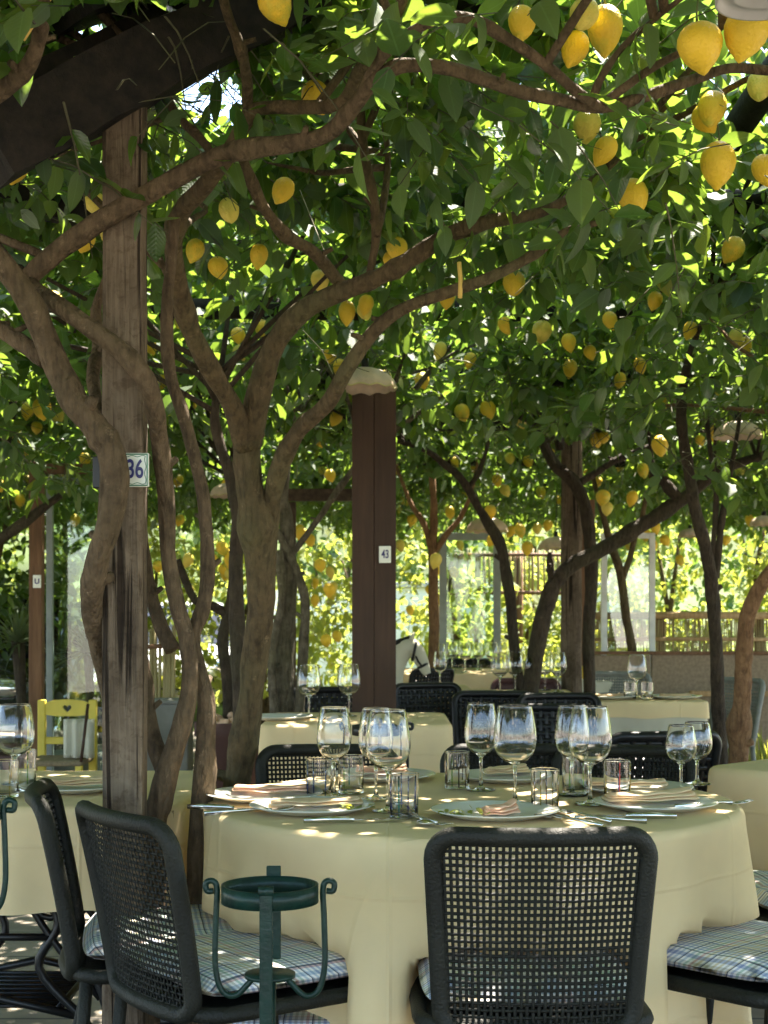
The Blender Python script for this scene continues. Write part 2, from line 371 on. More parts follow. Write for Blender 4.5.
def old_timber(name, c1, c2):
    m, n, l, b = new_mat(name); tc = n.new('ShaderNodeTexCoord')
    def noise_(sc_, scale, det, rough=.5):
        mp = n.new('ShaderNodeMapping'); mp.inputs['Scale'].default_value = sc_; l.new(tc.outputs['Object'], mp.inputs[0])
        k = n.new('ShaderNodeTexNoise'); k.inputs['Scale'].default_value = scale; k.inputs['Detail'].default_value = det; k.inputs['Roughness'].default_value = rough; k.inputs['Distortion'].default_value = .6; l.new(mp.outputs[0], k.inputs['Vector']); return k.outputs['Fac']
    def ramp(src, p0, p1, a, c):
        r = n.new('ShaderNodeValToRGB'); r.color_ramp.elements[0].position = p0; r.color_ramp.elements[1].position = p1; r.color_ramp.elements[0].color = (*a, 1); r.color_ramp.elements[1].color = (*c, 1); l.new(src, r.inputs[0]); return r.outputs[0]
    def mix(mode, f, a, c):
        k = n.new('ShaderNodeMix'); k.data_type = 'RGBA'; k.blend_type = mode; k.inputs[0].default_value = f; l.new(a, k.inputs['A']); l.new(c, k.inputs['B']); return k.outputs['Result']
    big = ramp(noise_((1, 1, .45), 9, 7, .6), .3, .7, c1, c2)
    grain = noise_((1, 1, .05), 130, 3); crack = noise_((1, 1, .035), 55, 2, .4); spot = noise_((1, 1, 1), 38, 6, .7)
    c = mix('MULTIPLY', .6, big, ramp(grain, .35, .6, (.55, .52, .5), (1, 1, 1)))
    c = mix('MULTIPLY', .9, c, ramp(crack, .34, .40, (.12, .10, .09), (1, 1, 1)))
    c = mix('MULTIPLY', .7, c, ramp(spot, .36, .5, (.55, .5, .46), (1, 1, 1)))
    l.new(c, b.inputs['Base Color']); b.inputs['Roughness'].default_value = .85; b.inputs['Specular IOR Level'].default_value = .2
    h = n.new('ShaderNodeMath'); h.operation = 'ADD'; l.new(grain, h.inputs[0])
    k = n.new('ShaderNodeMapRange'); k.inputs[1].default_value = .33; k.inputs[2].default_value = .42; k.inputs[3].default_value = -2.5; k.inputs[4].default_value = 0; l.new(crack, k.inputs[0]); l.new(k.outputs[0], h.inputs[1])
    bp = n.new('ShaderNodeBump'); bp.inputs['Strength'].default_value = .8; bp.inputs['Distance'].default_value = .006; l.new(h.outputs[0], bp.inputs['Height']); l.new(bp.outputs[0], b.inputs['Normal'])
    return m
M['post'] = old_timber('weathered_post_timber', (.085, .062, .042), (.25, .19, .135))
M['post_plain'] = wood('weathered_post_wood', (.050,.038,.026), (.27,.215,.155), .8, (26, 26, 3.2), 1.0)
M['beam'] = wood('dark_beam_wood', (.008,.006,.005), (.032,.023,.017), .8, (9, 9, 9))
M['pole'] = wood('brown_pole_wood', (.05,.032,.022), (.13,.09,.06), .8, (9, 9, 9))
M['column'] = wood('dark_brown_painted_wood', (.050,.024,.013), (.085,.043,.024), .55, (10, 10, .8), .15)
M['redwood'] = wood('red_brown_wood', (.14,.07,.035), (.28,.15,.08))
M['lightwood'] = wood('light_wood', (.42,.25,.11), (.72,.50,.26))
M['wicker'] = plain('charcoal_wicker', (.011,.0115,.0085), .65, 0, .4, 40, .3, 300, .3)
M['frame'] = plain('charcoal_frame', (.012,.0125,.009), .55, 0, .4, 9, .35, 200, .3)
M['black'] = plain('black_metal', (.012,.012,.013), .4, .3, .2)
M['green_metal'] = plain('dark_green_metal', (.004,.024,.018), .38, .1, .3, 30, .15, 90, .35)
M['steel'] = plain('cutlery_steel', (.62,.60,.56), .18, 1.0, .05)
M['gingham'] = gingham('checked_cushion', .0125)
M['gingham2'] = gingham('checked_cushion_fine', .013, 3.3)
M['cloth'] = cloth('cream_tablecloth', (.91,.73,.43), .2, (.92,.64,.26))
M['cloth2'] = cloth('pale_cloth', (.66,.64,.52), .2)
M['napkin'] = cloth('peach_napkin', (.86,.66,.42), .15)
M['napkin_pink'] = cloth('pink_napkin', (.88,.58,.40), .15)
M['plate'] = plain('plate_glaze', (.70,.70,.64), .2, 0, .04, 8)
M['glass'] = glass('clear_glass')
M['g_blue'] = pane_glass('blue_glass', (.12,.34,.80), .05); M['g_teal'] = pane_glass('teal_glass', (.12,.62,.66), .05); M['g_green'] = pane_glass('green_glass', (.50,.76,.25), .05)
M['g_brown'] = pane_glass('brown_stripe', (.34,.22,.12), .06); M['g_navy'] = pane_glass('navy_stripe', (.14,.18,.55), .06)
M['g_red'] = plain('red_stripe', (.5,.06,.04), .3); M['g_yellow'] = pane_glass('yellow_glass', (.85,.74,.22), .05); M['g_clear2'] = pane_glass('white_glass', (.92,.94,.9), .1)
M['pane'] = pane_glass('window_pane'); M['pane_white'] = pane_glass('pale_pane', (.9,.95,.97), .10)
M['white_frame'] = plain('white_metal_frame', (.72,.74,.74), .4)
M['grey_frame'] = plain('grey_metal_frame', (.24,.28,.27), .45)
M['tile'] = plain('glazed_tile', (.74,.75,.66), .2, 0, .05); M['tile_green'] = plain('green_glaze', (.08,.22,.14), .25); M['ink'] = plain('navy_ink', (.02,.02,.14), .4)
M['shade'] = plain('ceramic_shade', (.62,.48,.36), .5, 0, .16, 22, .2, 60); M['shade_rim'] = plain('ceramic_rim', (.55,.48,.22), .5, 0, .2, 20)
M['enamel'] = plain('grey_enamel', (.50,.49,.48), .4)
M['yellow'] = plain('yellow_paint', (.66,.52,.06), .5, 0, .12, 9, .1, 60)
M['straw'] = plain('straw_seat', (.22,.17,.10), .8, 0, .3, 50, .3, 200)
M['reed'] = wood('bamboo_reed', (.34,.26,.11), (.60,.50,.25), .6, (30, 30, 1.5), .2)
M['weave'] = plain('grey_brown_weave', (.27,.205,.135), .8, 0, .22, 40, .5, 220)
M['stone'] = plain('garden_stone', (.46,.44,.40), .9, 0, .2, 3, .4, 14)
M['plaster'] = plain('white_plaster', (.80,.79,.75), .9, 0, .06, 4, .2, 20)
M['terracotta'] = plain('terracotta', (.10,.05,.042), .8, 0, .2, 9)
M['planter'] = plain('grey_planter', (.22,.22,.20), .85, 0, .2, 8)
M['carblack'] = plain('black_car_paint', (.012,.013,.014), .15, 0, .1, 3, 0, 1, .5, 1.0)
M['carwhite'] = plain('white_car_paint', (.72,.73,.72), .2, 0, .05, 3, 0, 1, .5, 1.0)
M['carglass'] = plain('dark_car_glass', (.01,.012,.013), .05)
M['chrome'] = plain('chrome', (.7,.7,.7), .12, 1.0, .03)
M['rubber'] = plain('rubber', (.02,.02,.02), .8)
M['rope'] = plain('pale_string', (.65,.60,.48), .8)
M['tape'] = plain('yellow_tie', (.70,.48,.12), .6)
M['chairgrey'] = plain('grey_mesh_chair', (.20,.21,.19), .6, 0, .15, 30)
M['maroon'] = plain('maroon_leather', (.08,.03,.03), .5)
M['grassblade'] = leafmat('grass_blade', (.12,.15,.03), (.28,.28,.06), (.15,.18,.05), (.5,.55,.08), .35, .6)

# ------------------------------------------------------------------ the ground
def ground():
    m, n, l, b = new_mat('stone_paving')
    tc = n.new('ShaderNodeTexCoord')
    br = n.new('ShaderNodeTexBrick'); br.inputs['Scale'].default_value = 1.0
    br.inputs['Brick Width'].default_value = .6; br.inputs['Row Height'].default_value = .4; br.inputs['Mortar Size'].default_value = .008
    br.inputs['Color1'].default_value = (.22,.19,.15,1); br.inputs['Color2'].default_value = (.29,.25,.19,1); br.inputs['Mortar'].default_value = (.09,.085,.075,1)
    l.new(tc.outputs['Object'], br.inputs['Vector'])
    no = n.new('ShaderNodeTexNoise'); no.inputs['Scale'].default_value = 5; no.inputs['Detail'].default_value = 10; l.new(tc.outputs['Object'], no.inputs['Vector'])
    mx = n.new('ShaderNodeMix'); mx.data_type = 'RGBA'; mx.blend_type = 'OVERLAY'; mx.inputs[0].default_value = .7
    l.new(br.outputs['Color'], mx.inputs['A']); l.new(no.outputs['Fac'], mx.inputs['B']); l.new(mx.outputs['Result'], b.inputs['Base Color'])
    b.inputs['Roughness'].default_value = .8
    bp = n.new('ShaderNodeBump'); bp.inputs['Strength'].default_value = .4; bp.inputs['Distance'].default_value = .01
    l.new(no.outputs['Fac'], bp.inputs['Height']); l.new(bp.outputs[0], b.inputs['Normal'])
    mb = MB(); mb.add([(-150,-150,0),(150,-150,0),(150,150,0),(-150,150,0)], [(0,1,2,3)], 0, False)
    tag(mb.build('ground', m), kind='structure')
    mb = MB(); vs = []; fs = []
    nx, ny = 40, 30
    for j in range(ny+1):
        for i in range(nx+1):
            x = -14 + 28*i/nx; y = 15.2 + 30*j/ny
            z = .02 + max(0, j/ny)*.9 + .12*noise.noise(Vector((x*.5, y*.5, 0)))*min(1, j/3)
            vs.append((x, y, z))
    for j in range(ny):
        for i in range(nx): a = j*(nx+1)+i; fs.append((a, a+1, a+nx+2, a+nx+1))
    mb.add(vs, fs)
    o_lawn = mb
    hb = MB(); vs = []; fs = []; nx, ny = 70, 24
    for j in range(ny+1):
        for i in range(nx+1):
            x = -60 + 120*i/nx; y = 34 + 50*j/ny; vs.append((x, y, -.3 + 26*(j/ny)**.8 + 2.4*noise.noise(Vector((x*.16, y*.16, 2)))*min(1, j/2) + 1.1*noise.noise(Vector((x*.5, y*.5, 7)))*min(1, j/2)))
    for j in range(ny):
        for i in range(nx): a = j*(nx+1)+i; fs.append((a, a+1, a+nx+2, a+nx+1))
    hb.add(vs, fs); tag(hb.build('hill', plain('wooded_hill', (.085,.115,.03), .9, 0, .6, 1.1, 1.0, 3)), kind='structure')
    tag(mb.build('lawn', plain('lawn_green', (.12,.17,.03), .9, 0, .35, 3, .6, 40)), kind='structure')
ground()

# ------------------------------------------------------------------ foliage
HI_U = [0, .06, .20, .42, .66, .86, 1.0]; HI_W = [.05, .36, .82, 1.0, .82, .42, .03]
def leaf_template(hi):
    vs = []; fs = []
    if hi:
        for u, wd in zip(HI_U, HI_W):
            dz = -.16*u*u
            for s_ in (-1, 0, 1):
                vs.append((u, s_*wd*.5, dz, .10*abs(s_)*wd + (.035*s_*math.sin(u*9))))
        for i in range(len(HI_U)-1):
            for j in range(2):
                a = i*3 + j; fs.append((a, a+1, a+4, a+3))
    else:
        vs = [(0,0,0,0),(.28,-.46,-.02,.09),(.72,-.40,-.1,.08),(1,0,-.16,0),(.72,.40,-.1,.08),(.28,.46,-.02,.09)]
        fs = [(0,1,2,3),(0,3,4,5)]
        fs = [(0,3,2,1)[::-1] if False else (3,2,1,0), (5,4,3,0)]
    return np.array(vs), np.array(fs)
TEMPL = {True: leaf_template(True), False: leaf_template(False)}
def norm(a): return a / np.maximum(1e-9, np.linalg.norm(a, axis=1, keepdims=True))

def leaf_arrays(base, axis, nrm, L, W, rnd, hi):
    tv, tf = TEMPL[hi]; N = len(base); k = len(tv)
    axis = norm(axis); side = norm(np.cross(nrm, axis)); nrm = np.cross(axis, side)
    u, v, d, e = tv[:, 0], tv[:, 1], tv[:, 2], tv[:, 3]
    d = d[None, :]*rng.uniform(-.6, 2.6, (N, 1)); e = e[None, :]*rng.uniform(.2, 2.0, (N, 1))
    V = base[:, None, :] + axis[:, None, :]*(u[None, :]*L[:, None])[:, :, None] + side[:, None, :]*(v[None, :]*W[:, None])[:, :, None] \
        + nrm[:, None, :]*(d*L[:, None] + e*W[:, None])[:, :, None]
    Fc = tf[None] + (np.arange(N)*k)[:, None, None]
    return V.reshape(-1, 3), Fc.reshape(-1, 4), np.stack([np.repeat(rnd, k), np.tile(u, N), np.tile(v*2, N)], 1)

def mesh_np(name, parts, mats, parent=None, off=(0,0,0)):
    """parts: list of (verts, quads, rnd, material index)"""
    V = []; Q = []; A = []; Mi = []; n = 0
    for v, q, a, mi in parts:
        if len(v) == 0: continue
        V.append(v); Q.append(q + n); A.append(a); Mi.append(np.full(len(q), mi, np.int32)); n += len(v)
    V = np.concatenate(V) - np.array(off); Q = np.concatenate(Q); A = np.concatenate([a_ if np.ndim(a_) == 2 else np.stack([a_, a_*0, a_*0+.5], 1) for a_ in A]); Mi = np.concatenate(Mi)
    me = bpy.data.meshes.new(name)
    me.vertices.add(len(V)); me.vertices.foreach_set('co', V.astype(np.float32).ravel())
    me.loops.add(len(Q)*4); me.loops.foreach_set('vertex_index', Q.astype(np.int32).ravel())
    me.polygons.add(len(Q)); me.polygons.foreach_set('loop_start', np.arange(0, len(Q)*4, 4, dtype=np.int32))
    try: me.polygons.foreach_set('loop_total', np.full(len(Q), 4, np.int32))
    except Exception: pass
    me.polygons.foreach_set('material_index', Mi); me.polygons.foreach_set('use_smooth', np.ones(len(Q), bool))
    for m in mats: me.materials.append(m)
    at = me.attributes.new('rnd', 'FLOAT', 'POINT'); at.data.foreach_set('value', A[:, 0].astype(np.float32))
    for nm_, c_ in (('leaf_u', 1), ('leaf_v', 2)):
        at = me.attributes.new(nm_, 'FLOAT', 'POINT'); at.data.foreach_set('value', A[:, c_].astype(np.float32))
    me.update(calc_edges=True); me.validate()
    o = bpy.data.objects.new(name, me); col.objects.link(o)
    if parent is not None: o.parent = parent
    return o

ZONES = []
def open_view(cen):
    k = np.ones(len(cen), bool); fy = np.maximum(cen[:, 1], .3)
    for (q, r, p) in ZONES:
        s_ = q[1]/fy; r = r + .018*np.minimum(s_, 3)
        k &= ~((cen[:, 1] < q[1]+.02) & (cen[:, 1] > .5) & (np.hypot(cen[:, 0]*s_ - q[0], (cen[:, 2]-EYE)*s_ - (q[2]-EYE)) < r) & (rng.random(len(cen)) < p))
    return k
def sprigs(base, d0, length, nleaf, Lm, hi, twigs=True, droop=.45):
    """twigs with leaves set round them; every argument is per sprig"""
    N = len(base); parts = []
    t = np.linspace(.12, 1.0, nleaf)[None, :] + rng.uniform(-.03, .03, (N, nleaf))
    l_ = length[:, None, None]
    pos = base[:, None, :] + d0[:, None, :]*t[:, :, None]*l_; pos[:, :, 2] -= droop*(t**2)*length[:, None]
    tan = d0[:, None, :] - np.array([0,0,1])*(2*droop*t)[:, :, None]
    tan = tan/np.linalg.norm(tan, axis=2, keepdims=True)
    ang = rng.uniform(0, 6.28, (N, 1)) + np.arange(nleaf)[None, :]*2.4
    ref = np.cross(tan, np.array([0.01, 0.02, 1.0])); ref /= np.maximum(1e-6, np.linalg.norm(ref, axis=2, keepdims=True))
    ref2 = np.cross(tan, ref)
    rad = ref*np.cos(ang)[:, :, None] + ref2*np.sin(ang)[:, :, None]
    axis = tan*.45 + rad*.85 + np.array([0,0,-.30]) + rng.normal(0, .28, (N, nleaf, 3))
    nrm = np.array([0, 0, 1.0]) + rng.normal(0, .46, (N, nleaf, 3)) + rad*.25
    L = Lm*rng.uniform(.62, 1.2, (N, nleaf)); W = L*rng.uniform(.46, .66, (N, nleaf))
    rnd = np.clip(rng.beta(1.6, 2.4, (N, nleaf)) + rng.normal(0, .12, (N, 1)), 0, 1)
    pos, axis, nrm, L, W, rnd = pos.reshape(-1, 3), norm(axis.reshape(-1, 3)), nrm.reshape(-1, 3), L.ravel(), W.ravel(), rnd.ravel()
    if ZONES:
        k_ = open_view(pos + axis*(L*.5)[:, None]) & open_view(pos + axis*(L*.9)[:, None]) & open_view(pos + axis*(L*.12)[:, None]); pos, axis, nrm, L, W, rnd = pos[k_], axis[k_], nrm[k_], L[k_], W[k_], rnd[k_]
    v, q, a = leaf_arrays(pos, axis, nrm, L, W, rnd, hi)
    parts.append((v, q, a, 0))
    if twigs and N:
        K = 4; tt = np.linspace(0, 1, K)
        c = base[:, None, :] + d0[:, None, :]*tt[None, :, None]*l_; c[:, :, 2] -= droop*(tt**2)[None, :]*length[:, None]
        r = np.array([.0035, .003, .0024, .0016])
        offs = np.array([[1, 0, 0], [-.5, .6, .6], [-.5, -.6, -.6]])
        vv = c[:, :, None, :] + offs[None, None]*r[None, :, None, None]
        vv = vv.reshape(-1, 3); q = []
        for k in range(K-1):
            for j in range(3): q.append((k*3+j, k*3+(j+1) % 3, (k+1)*3+(j+1) % 3, (k+1)*3+j))
        q = np.array(q)[None] + (np.arange(N)*K*3)[:, None, None]
        parts.append((vv, q.reshape(-1, 4), np.zeros(len(vv)), 1))
    return parts

# ------------------------------------------------------------------ lemon trees: trunks drawn as (px, py, width px, depth) then set at that depth
def stem_pts(ctrl):
    out = []; Yl = 4
    for c in ctrl:
        if len(c) == 4: Yl = c[3]
        out.append((c[0], c[1], c[2], Yl))
    # interpolate depth linearly where it was left out
    ks = [i for i, c in enumerate(ctrl) if len(c) == 4]
    for a, b_ in zip(ks, ks[1:]):
        for i in range(a+1, b_):
            t = (i-a)/(b_-a); out[i] = (*out[i][:3], ctrl[a][3]*(1-t) + ctrl[b_][3]*t)
    res = []
    for px, py, wd, Y in out:
        p = P(px, py, Y); res.append((p.x, p.y, p.z, wd*Y/F/2))
    return res

TREES = []
def tree(label, stems, mat, fine=True, k0=1.0, group='lemon trees trained over the pergola'):
    stems = [[(c[0], c[1], c[2]*k0, *c[3:]) for c in st_] for st_ in stems]
    s0 = stem_pts(stems[0]); base = (s0[0][0], s0[0][1], 0.0)
    root = wempty('lemon_tree', base); tag(root, label, 'tree', group)
    mb = MB(); tips = []
    for i, s in enumerate(stems):
        pts = stem_pts(s)
        if i == 0: pts = [(pts[0][0], pts[0][1], -.05, pts[0][3]*1.25)] + pts
        sp = smooth_path(pts, 6 if fine else 4)
        wig = .006 if fine else .012
        cen = [Vector(p[:3]) + Vector((noise.noise(Vector(p[:3])*5), noise.noise(Vector(p[:3])*5 + Vector((7,3,1))), 0))*wig for p in sp]
        rk = random.Random(i*31 + int(abs(base[0])*100)); rad_ = [max(.003, p[3]) for p in sp]
        for kk in range(3 if fine else 1):
            ci = rk.randrange(2, max(3, len(rad_)-2)); am = rk.uniform(.10, .26)
            rad_ = [r_*(1 + am*math.exp(-((j-ci)/1.3)**2)) for j, r_ in enumerate(rad_)]
        mb.tube(cen, rad_, 16 if fine else 8, 0, wob=.16)
        if fine:
            for kk in range(3):
                ci = rk.randrange(len(cen)//4, len(cen)-1); r_ = rad_[ci]
                if r_ < .012: continue
                a_ = rk.uniform(0, 6.28); dv = Vector((math.cos(a_), math.sin(a_)*.7, rk.uniform(.1, .9))).normalized()
                mb.tube([cen[ci], cen[ci] + dv*r_*1.05, cen[ci] + dv*(r_*1.2 + rk.uniform(.008, .03))], [r_*.62, r_*.45, r_*.36], 8, 0, wob=.12)
        tips.append(cen)
    TREES.append(dict(mb=mb, root=root, base=base, stems=tips, top=tips[0][-1], fine=fine, mat=mat))
    return root

tree('lemon tree with smooth olive trunk forking high behind the left of the round table', [
  [(222,1014,40,4.45),(228,850,32),(238,780,27),(250,700,25),(260,610,27),(257,540,29),(249,470,29),(247,435,28,4.25)],
  [(247,446,26,4.25),(232,405,19),(212,372,19),(190,328,19),(178,280,19),(174,240,19,3.8),(182,212,19),(205,187,18),(228,155,17),(250,115,15,3.5),(270,107,13),(310,108,13),(342,103,13),(362,70,13),(385,45,12,3.2),(400,10,12),(420,-60,10,3.0)],
  [(248,446,28,4.25),(258,395,25),(272,350,23),(295,317,22),(325,298,20),(355,287,18,4.0),(390,272,17),(425,250,17),(455,232,16),(490,222,14,3.9),(540,212,11),(580,190,9),(612,163,7,4.0),(640,130,5)],
  [(264,610,17,4.4),(270,520,19),(280,470,19),(300,430,17),(330,402,16),(348,368,15,4.0),(370,335,14),(400,310,13),(445,293,12),(490,277,12,3.85),(528,258,10),(565,232,8,3.9),(600,222,6)],
  [(244,160,10,3.65),(262,205,11),(285,235,12),(312,252,12),(340,285,13,4.05)],
  [(360,92,9,3.9),(363,150,9),(372,195,10),(376,235,9),(370,275,9,4.0)],
  [(376,235,7,3.95),(384,200,7),(388,160,6),(384,120,5,4.1)],
  [(248,108,11,3.5),(247,80,11),(240,50,10),(226,15,10,3.3),(215,-30,9,3.2)],
 ], 'bark')
tree('slim lemon tree of twin crossing stems beside the weathered post, one limb spreading far right', [
  [(142,1115,32,3.55),(152,850,27),(160,800,25),(174,750,21),(189,690,17),(187,640,17),(178,605,16),(169,560,16),(166,510,18,3.5),(160,450,18,3.45),(154,405,19,3.37),(145,378,19,3.33),(120,350,19,3.325),(90,328,19,3.325),(55,303,18,3.35),(32,288,17,3.4),(18,272,15,3.45)],
  [(196,1110,28,3.58),(198,850,23),(205,770,21),(207,710,18),(200,675,16),(193,640,16),(203,610,15),(208,570,14),(204,510,13),(195,460,13),(184,415,13),(171,372,13),(167,310,12),(170,265,11),(174,220,10,3.6)],
  [(173,650,17,3.56),(160,622,15),(150,590,13),(144,550,10),(140,500,9,3.62)],
  [(166,770,20,3.55),(151,732,16),(146,690,12),(141,640,10,3.62)],
  [(16,288,18,3.42),(50,258,20),(95,225,20,3.4),(150,193,20),(200,165,20,3.35),(240,150,19,3.3),(295,143,18),(330,132,16,3.2),(355,105,16),(375,80,15,3.1),(400,66,14),(440,67,14),(480,78,14,3.1),(520,92,13),(565,101,12,3.15),(605,107,12),(650,95,12),(700,78,11,3.2),(740,68,10),(810,78,9,3.2)],
  [(357,105,12,3.15),(372,72,12),(392,47,11,3.05),(425,25,11),(465,18,11,3.0),(505,38,11),(545,65,10),(575,90,10),(603,108,9,3.15)],
  [(600,106,9,3.15),(650,70,8),(695,45,7,3.05),(735,15,6,3.0),(765,-20,5)],
  [(592,101,8,3.15),(605,72,7),(630,40,6,3.1),(685,-5,5,3.0)],
  [(214,158,9,3.38),(200,138,9),(180,118,8),(160,85,7,3.6),(150,60,5)],
 ], 'bark_warm')
tree('stout lemon trunk bending across the weathered post at the left', [
  [(124,1108,32,3.62),(122,800,27),(112,700,22,3.6),(100,652,19,3.52),(93,612,21,3.42),(97,567,24,3.36),(106,530,24,3.33),(114,490,28,3.325),(111,455,27,3.32),(98,430,29,3.32),(70,395,28,3.32),(48,345,27,3.33),(30,305,26,3.3),(8,272,24),(-22,240,22,3.25),(-60,200,20,3.2)],
  [(46,360,19,3.35),(20,342,16),(-12,322,14,3.4)],
  [(-12,100,19,3.0),(12,82,17),(28,66,16),(40,40,14,2.9),(45,0,12),(52,-50,10,2.8)],
  [(104,440,12,3.4),(92,380,12,3.6),(98,350,12),(96,310,9,3.8),(110,270,7)],
 ], 'bark_warm')
tree('lemon tree with a dark slender trunk and two thin upright shoots at right', [
  [(722,869,27,7.0),(722,780,25),(718,700,22),(716,640,20),(710,570,20),(698,520,20),(688,470,18),(682,420,17),(684,380,14),(697,335,10,6.3),(715,290,7,5.6)],
  [(716,578,11,7.0),(722,520,9),(733,460,8),(740,412,6)],
  [(712,560,9,7.0),(716,500,8),(709,440,7),(704,405,6)],
 ], 'bark_dark', k0=0.62)
tree('lemon tree with an orange brown crooked trunk at the right edge', [
  [(735,888,36,6.5),(738,760,31),(742,700,28),(745,650,26),(749,612,25),(768,575,23),(792,548,21),(825,500,17),(860,420,12,6.0)],
 ], 'bark_red', k0=0.62)
tree('leaning dark lemon trunk with a long limb reaching up to the right', [
  [(526,824,26,8.5),(530,700,23),(535,660,23),(545,610,23),(556,582,21),(575,563,20),(610,545,20),(650,520,20),(682,500,18),(722,470,14),(775,452,12),(830,430,8)],
  [(553,588,9,8.5),(550,570,8),(549,552,6)],
  [(680,500,14,8.5),(664,482,12),(652,470,11)],
 ], 'bark_dark', k0=0.74)
tree('dark curved lemon trunk leaning left beyond the round table', [
  [(524,817,23,8.8),(520,700,20),(514,640,18),(508,580,18),(500,545,17),(480,510,14),(462,480,13),(445,465,12),(425,450,10),(395,440,8)],
  [(468,488,9,8.8),(480,470,7),(488,440,6),(484,400,5)],
 ], 'bark_dark', k0=0.6)
tree('pale straight lemon tree with a small fork in front of the sunlit garden', [
  [(434,776,15,11.0),(434,650,14),(433,570,13),(433,540,12),(434,505,9),(431,470,7),(426,430,5),(420,400,4)],
  [(433,555,9,11.0),(424,525,8),(412,505,6),(398,470,4),(390,430,3)],
  [(434,555,9,11.0),(446,535,8),(462,515,6),(474,480,4),(484,430,3)],
 ], 'bark_red', False, k0=0.75)
tree('winding lemon trunk hugging the round wooden post', [
  [(592,815,19,8.85),(589,650,17),(591,580,18),(588,520,18),(576,485,18),(556,466,17),(545,447,15),(537,425,13),(510,412,12),(470,405,10),(425,392,9)],
  [(576,485,10,8.85),(600,470,9),(625,456,8),(655,444,6)],
  [(537,425,9,8.85),(528,380,8),(536,345,6)],
  [(560,450,13,8.9),(556,420,11),(560,385,9)],
 ], 'bark_dark', k0=0.72)
tree('thin young lemon tree standing before the pale glass screen', [
  [(640,769,11,11.3),(635,680,10),(627,620,9),(620,575,9),(612,550,8),(603,515,6),(592,470,4),(585,430,3)],
  [(621,580,7,11.3),(632,550,6),(642,515,5),(652,470,4),(660,430,3)],
 ], 'bark', False)
tree('thin knotty lemon tree above the terracotta pots', [
  [(228,837,13,8.0),(228,700,12),(223,650,12),(228,612,10),(233,580,9),(242,535,7),(238,480,6)],
  [(228,615,9,8.0),(212,606,9),(196,600,8),(176,560,8)],
 ], 'bark_dark', False)
tree('old gnarled lemon trunk with pale twisted ribs left of the brown column', [
  [(285,852,36,7.4),(284,720,31),(285,640,29),(288,580,24),(286,520,19),(282,490,15),(292,445,10),(300,400,8)],
  [(297,730,15,7.35),(305,620,13),(300,580,11),(284,545,9),(270,520,8)],
  [(276,740,14,7.32),(272,660,12),(281,600,10),(279,550,9)],
  [(288,560,9,7.4),(318,520,8),(345,480,7),(372,440,5)],
 ], 'bark_grey', k0=.72)
tree('dark lemon stem close behind the forked smooth trunk', [
  [(242,900,20,5.6),(241,700,17),(238,640,16),(235,580,15),(238,520,13),(228,470,11),(215,420,9),(222,370,7)],
 ], 'bark_dark')
tree('shaded lemon tree at the far left beyond the wooden glass frame', [
  [(-52,800,30,7.5),(-56,650,26),(-40,560,22),(-25,500,18),(5,440,14),(14,380,10)],
  [(-40,560,12,7.5),(15,530,10),(60,495,7)],
 ], 'bark_dark', False)

# canopy: where sprigs of leaves may grow
def sstep(a, b, x): t = np.clip((x-a)/(b-a), 0, 1); return t*t*(3-2*t)
def zbottom(X, Y):
    z = 2.44 + 0*X
    z = z + .20*(1 - sstep(2.4, 3.8, Y))
    z = z - .40*sstep(.30, .9, X/np.maximum(Y, 1)*4)*sstep(3.9, 4.8, Y)*(1 - sstep(6.4, 7.4, Y))
    z = z - .36*sstep(.12, .22, -X/np.maximum(Y, 1))*sstep(4.6, 5.6, Y)*(1 - sstep(8.5, 10, Y))
    z = z - .22*sstep(5.2, 6.4, Y)*(1 - sstep(8, 9, Y))
    z = z - .30*sstep(9.5, 12, Y)
    return z
def canopy(N):
    X = rng.uniform(-6.5, 6.8, N); Y = rng.uniform(-1.8, 15.2, N)  # the unseen reach behind the camera is added to hold back sky fill
    zb = zbottom(X, Y); Z = zb + rng.beta(1.0, 1.1, N)*(3.25 - zb)
    keep = np.ones(N, bool)
    for i in range(N):
        g = noise.noise(Vector((X[i]*1.5, Y[i]*1.5, Z[i]*1.8))) + .5*noise.noise(Vector((X[i]*3.7+9, Y[i]*3.7, Z[i]*3.7)))
        keep[i] = random.random() < min(1, max(.06, .62 + 1.35*g))
    return np.stack([X, Y, Z], 1)[keep]
pts = canopy(72000)
inview = (np.abs(pts[:, 0]) < .27*pts[:, 1] + .55) & (pts[:, 1] > 1.8)
# thin out what nobody sees from below; it only casts shade
keep = inview | (rng.random(len(pts)) < .8)
pts = pts[keep]; inview = inview[keep]
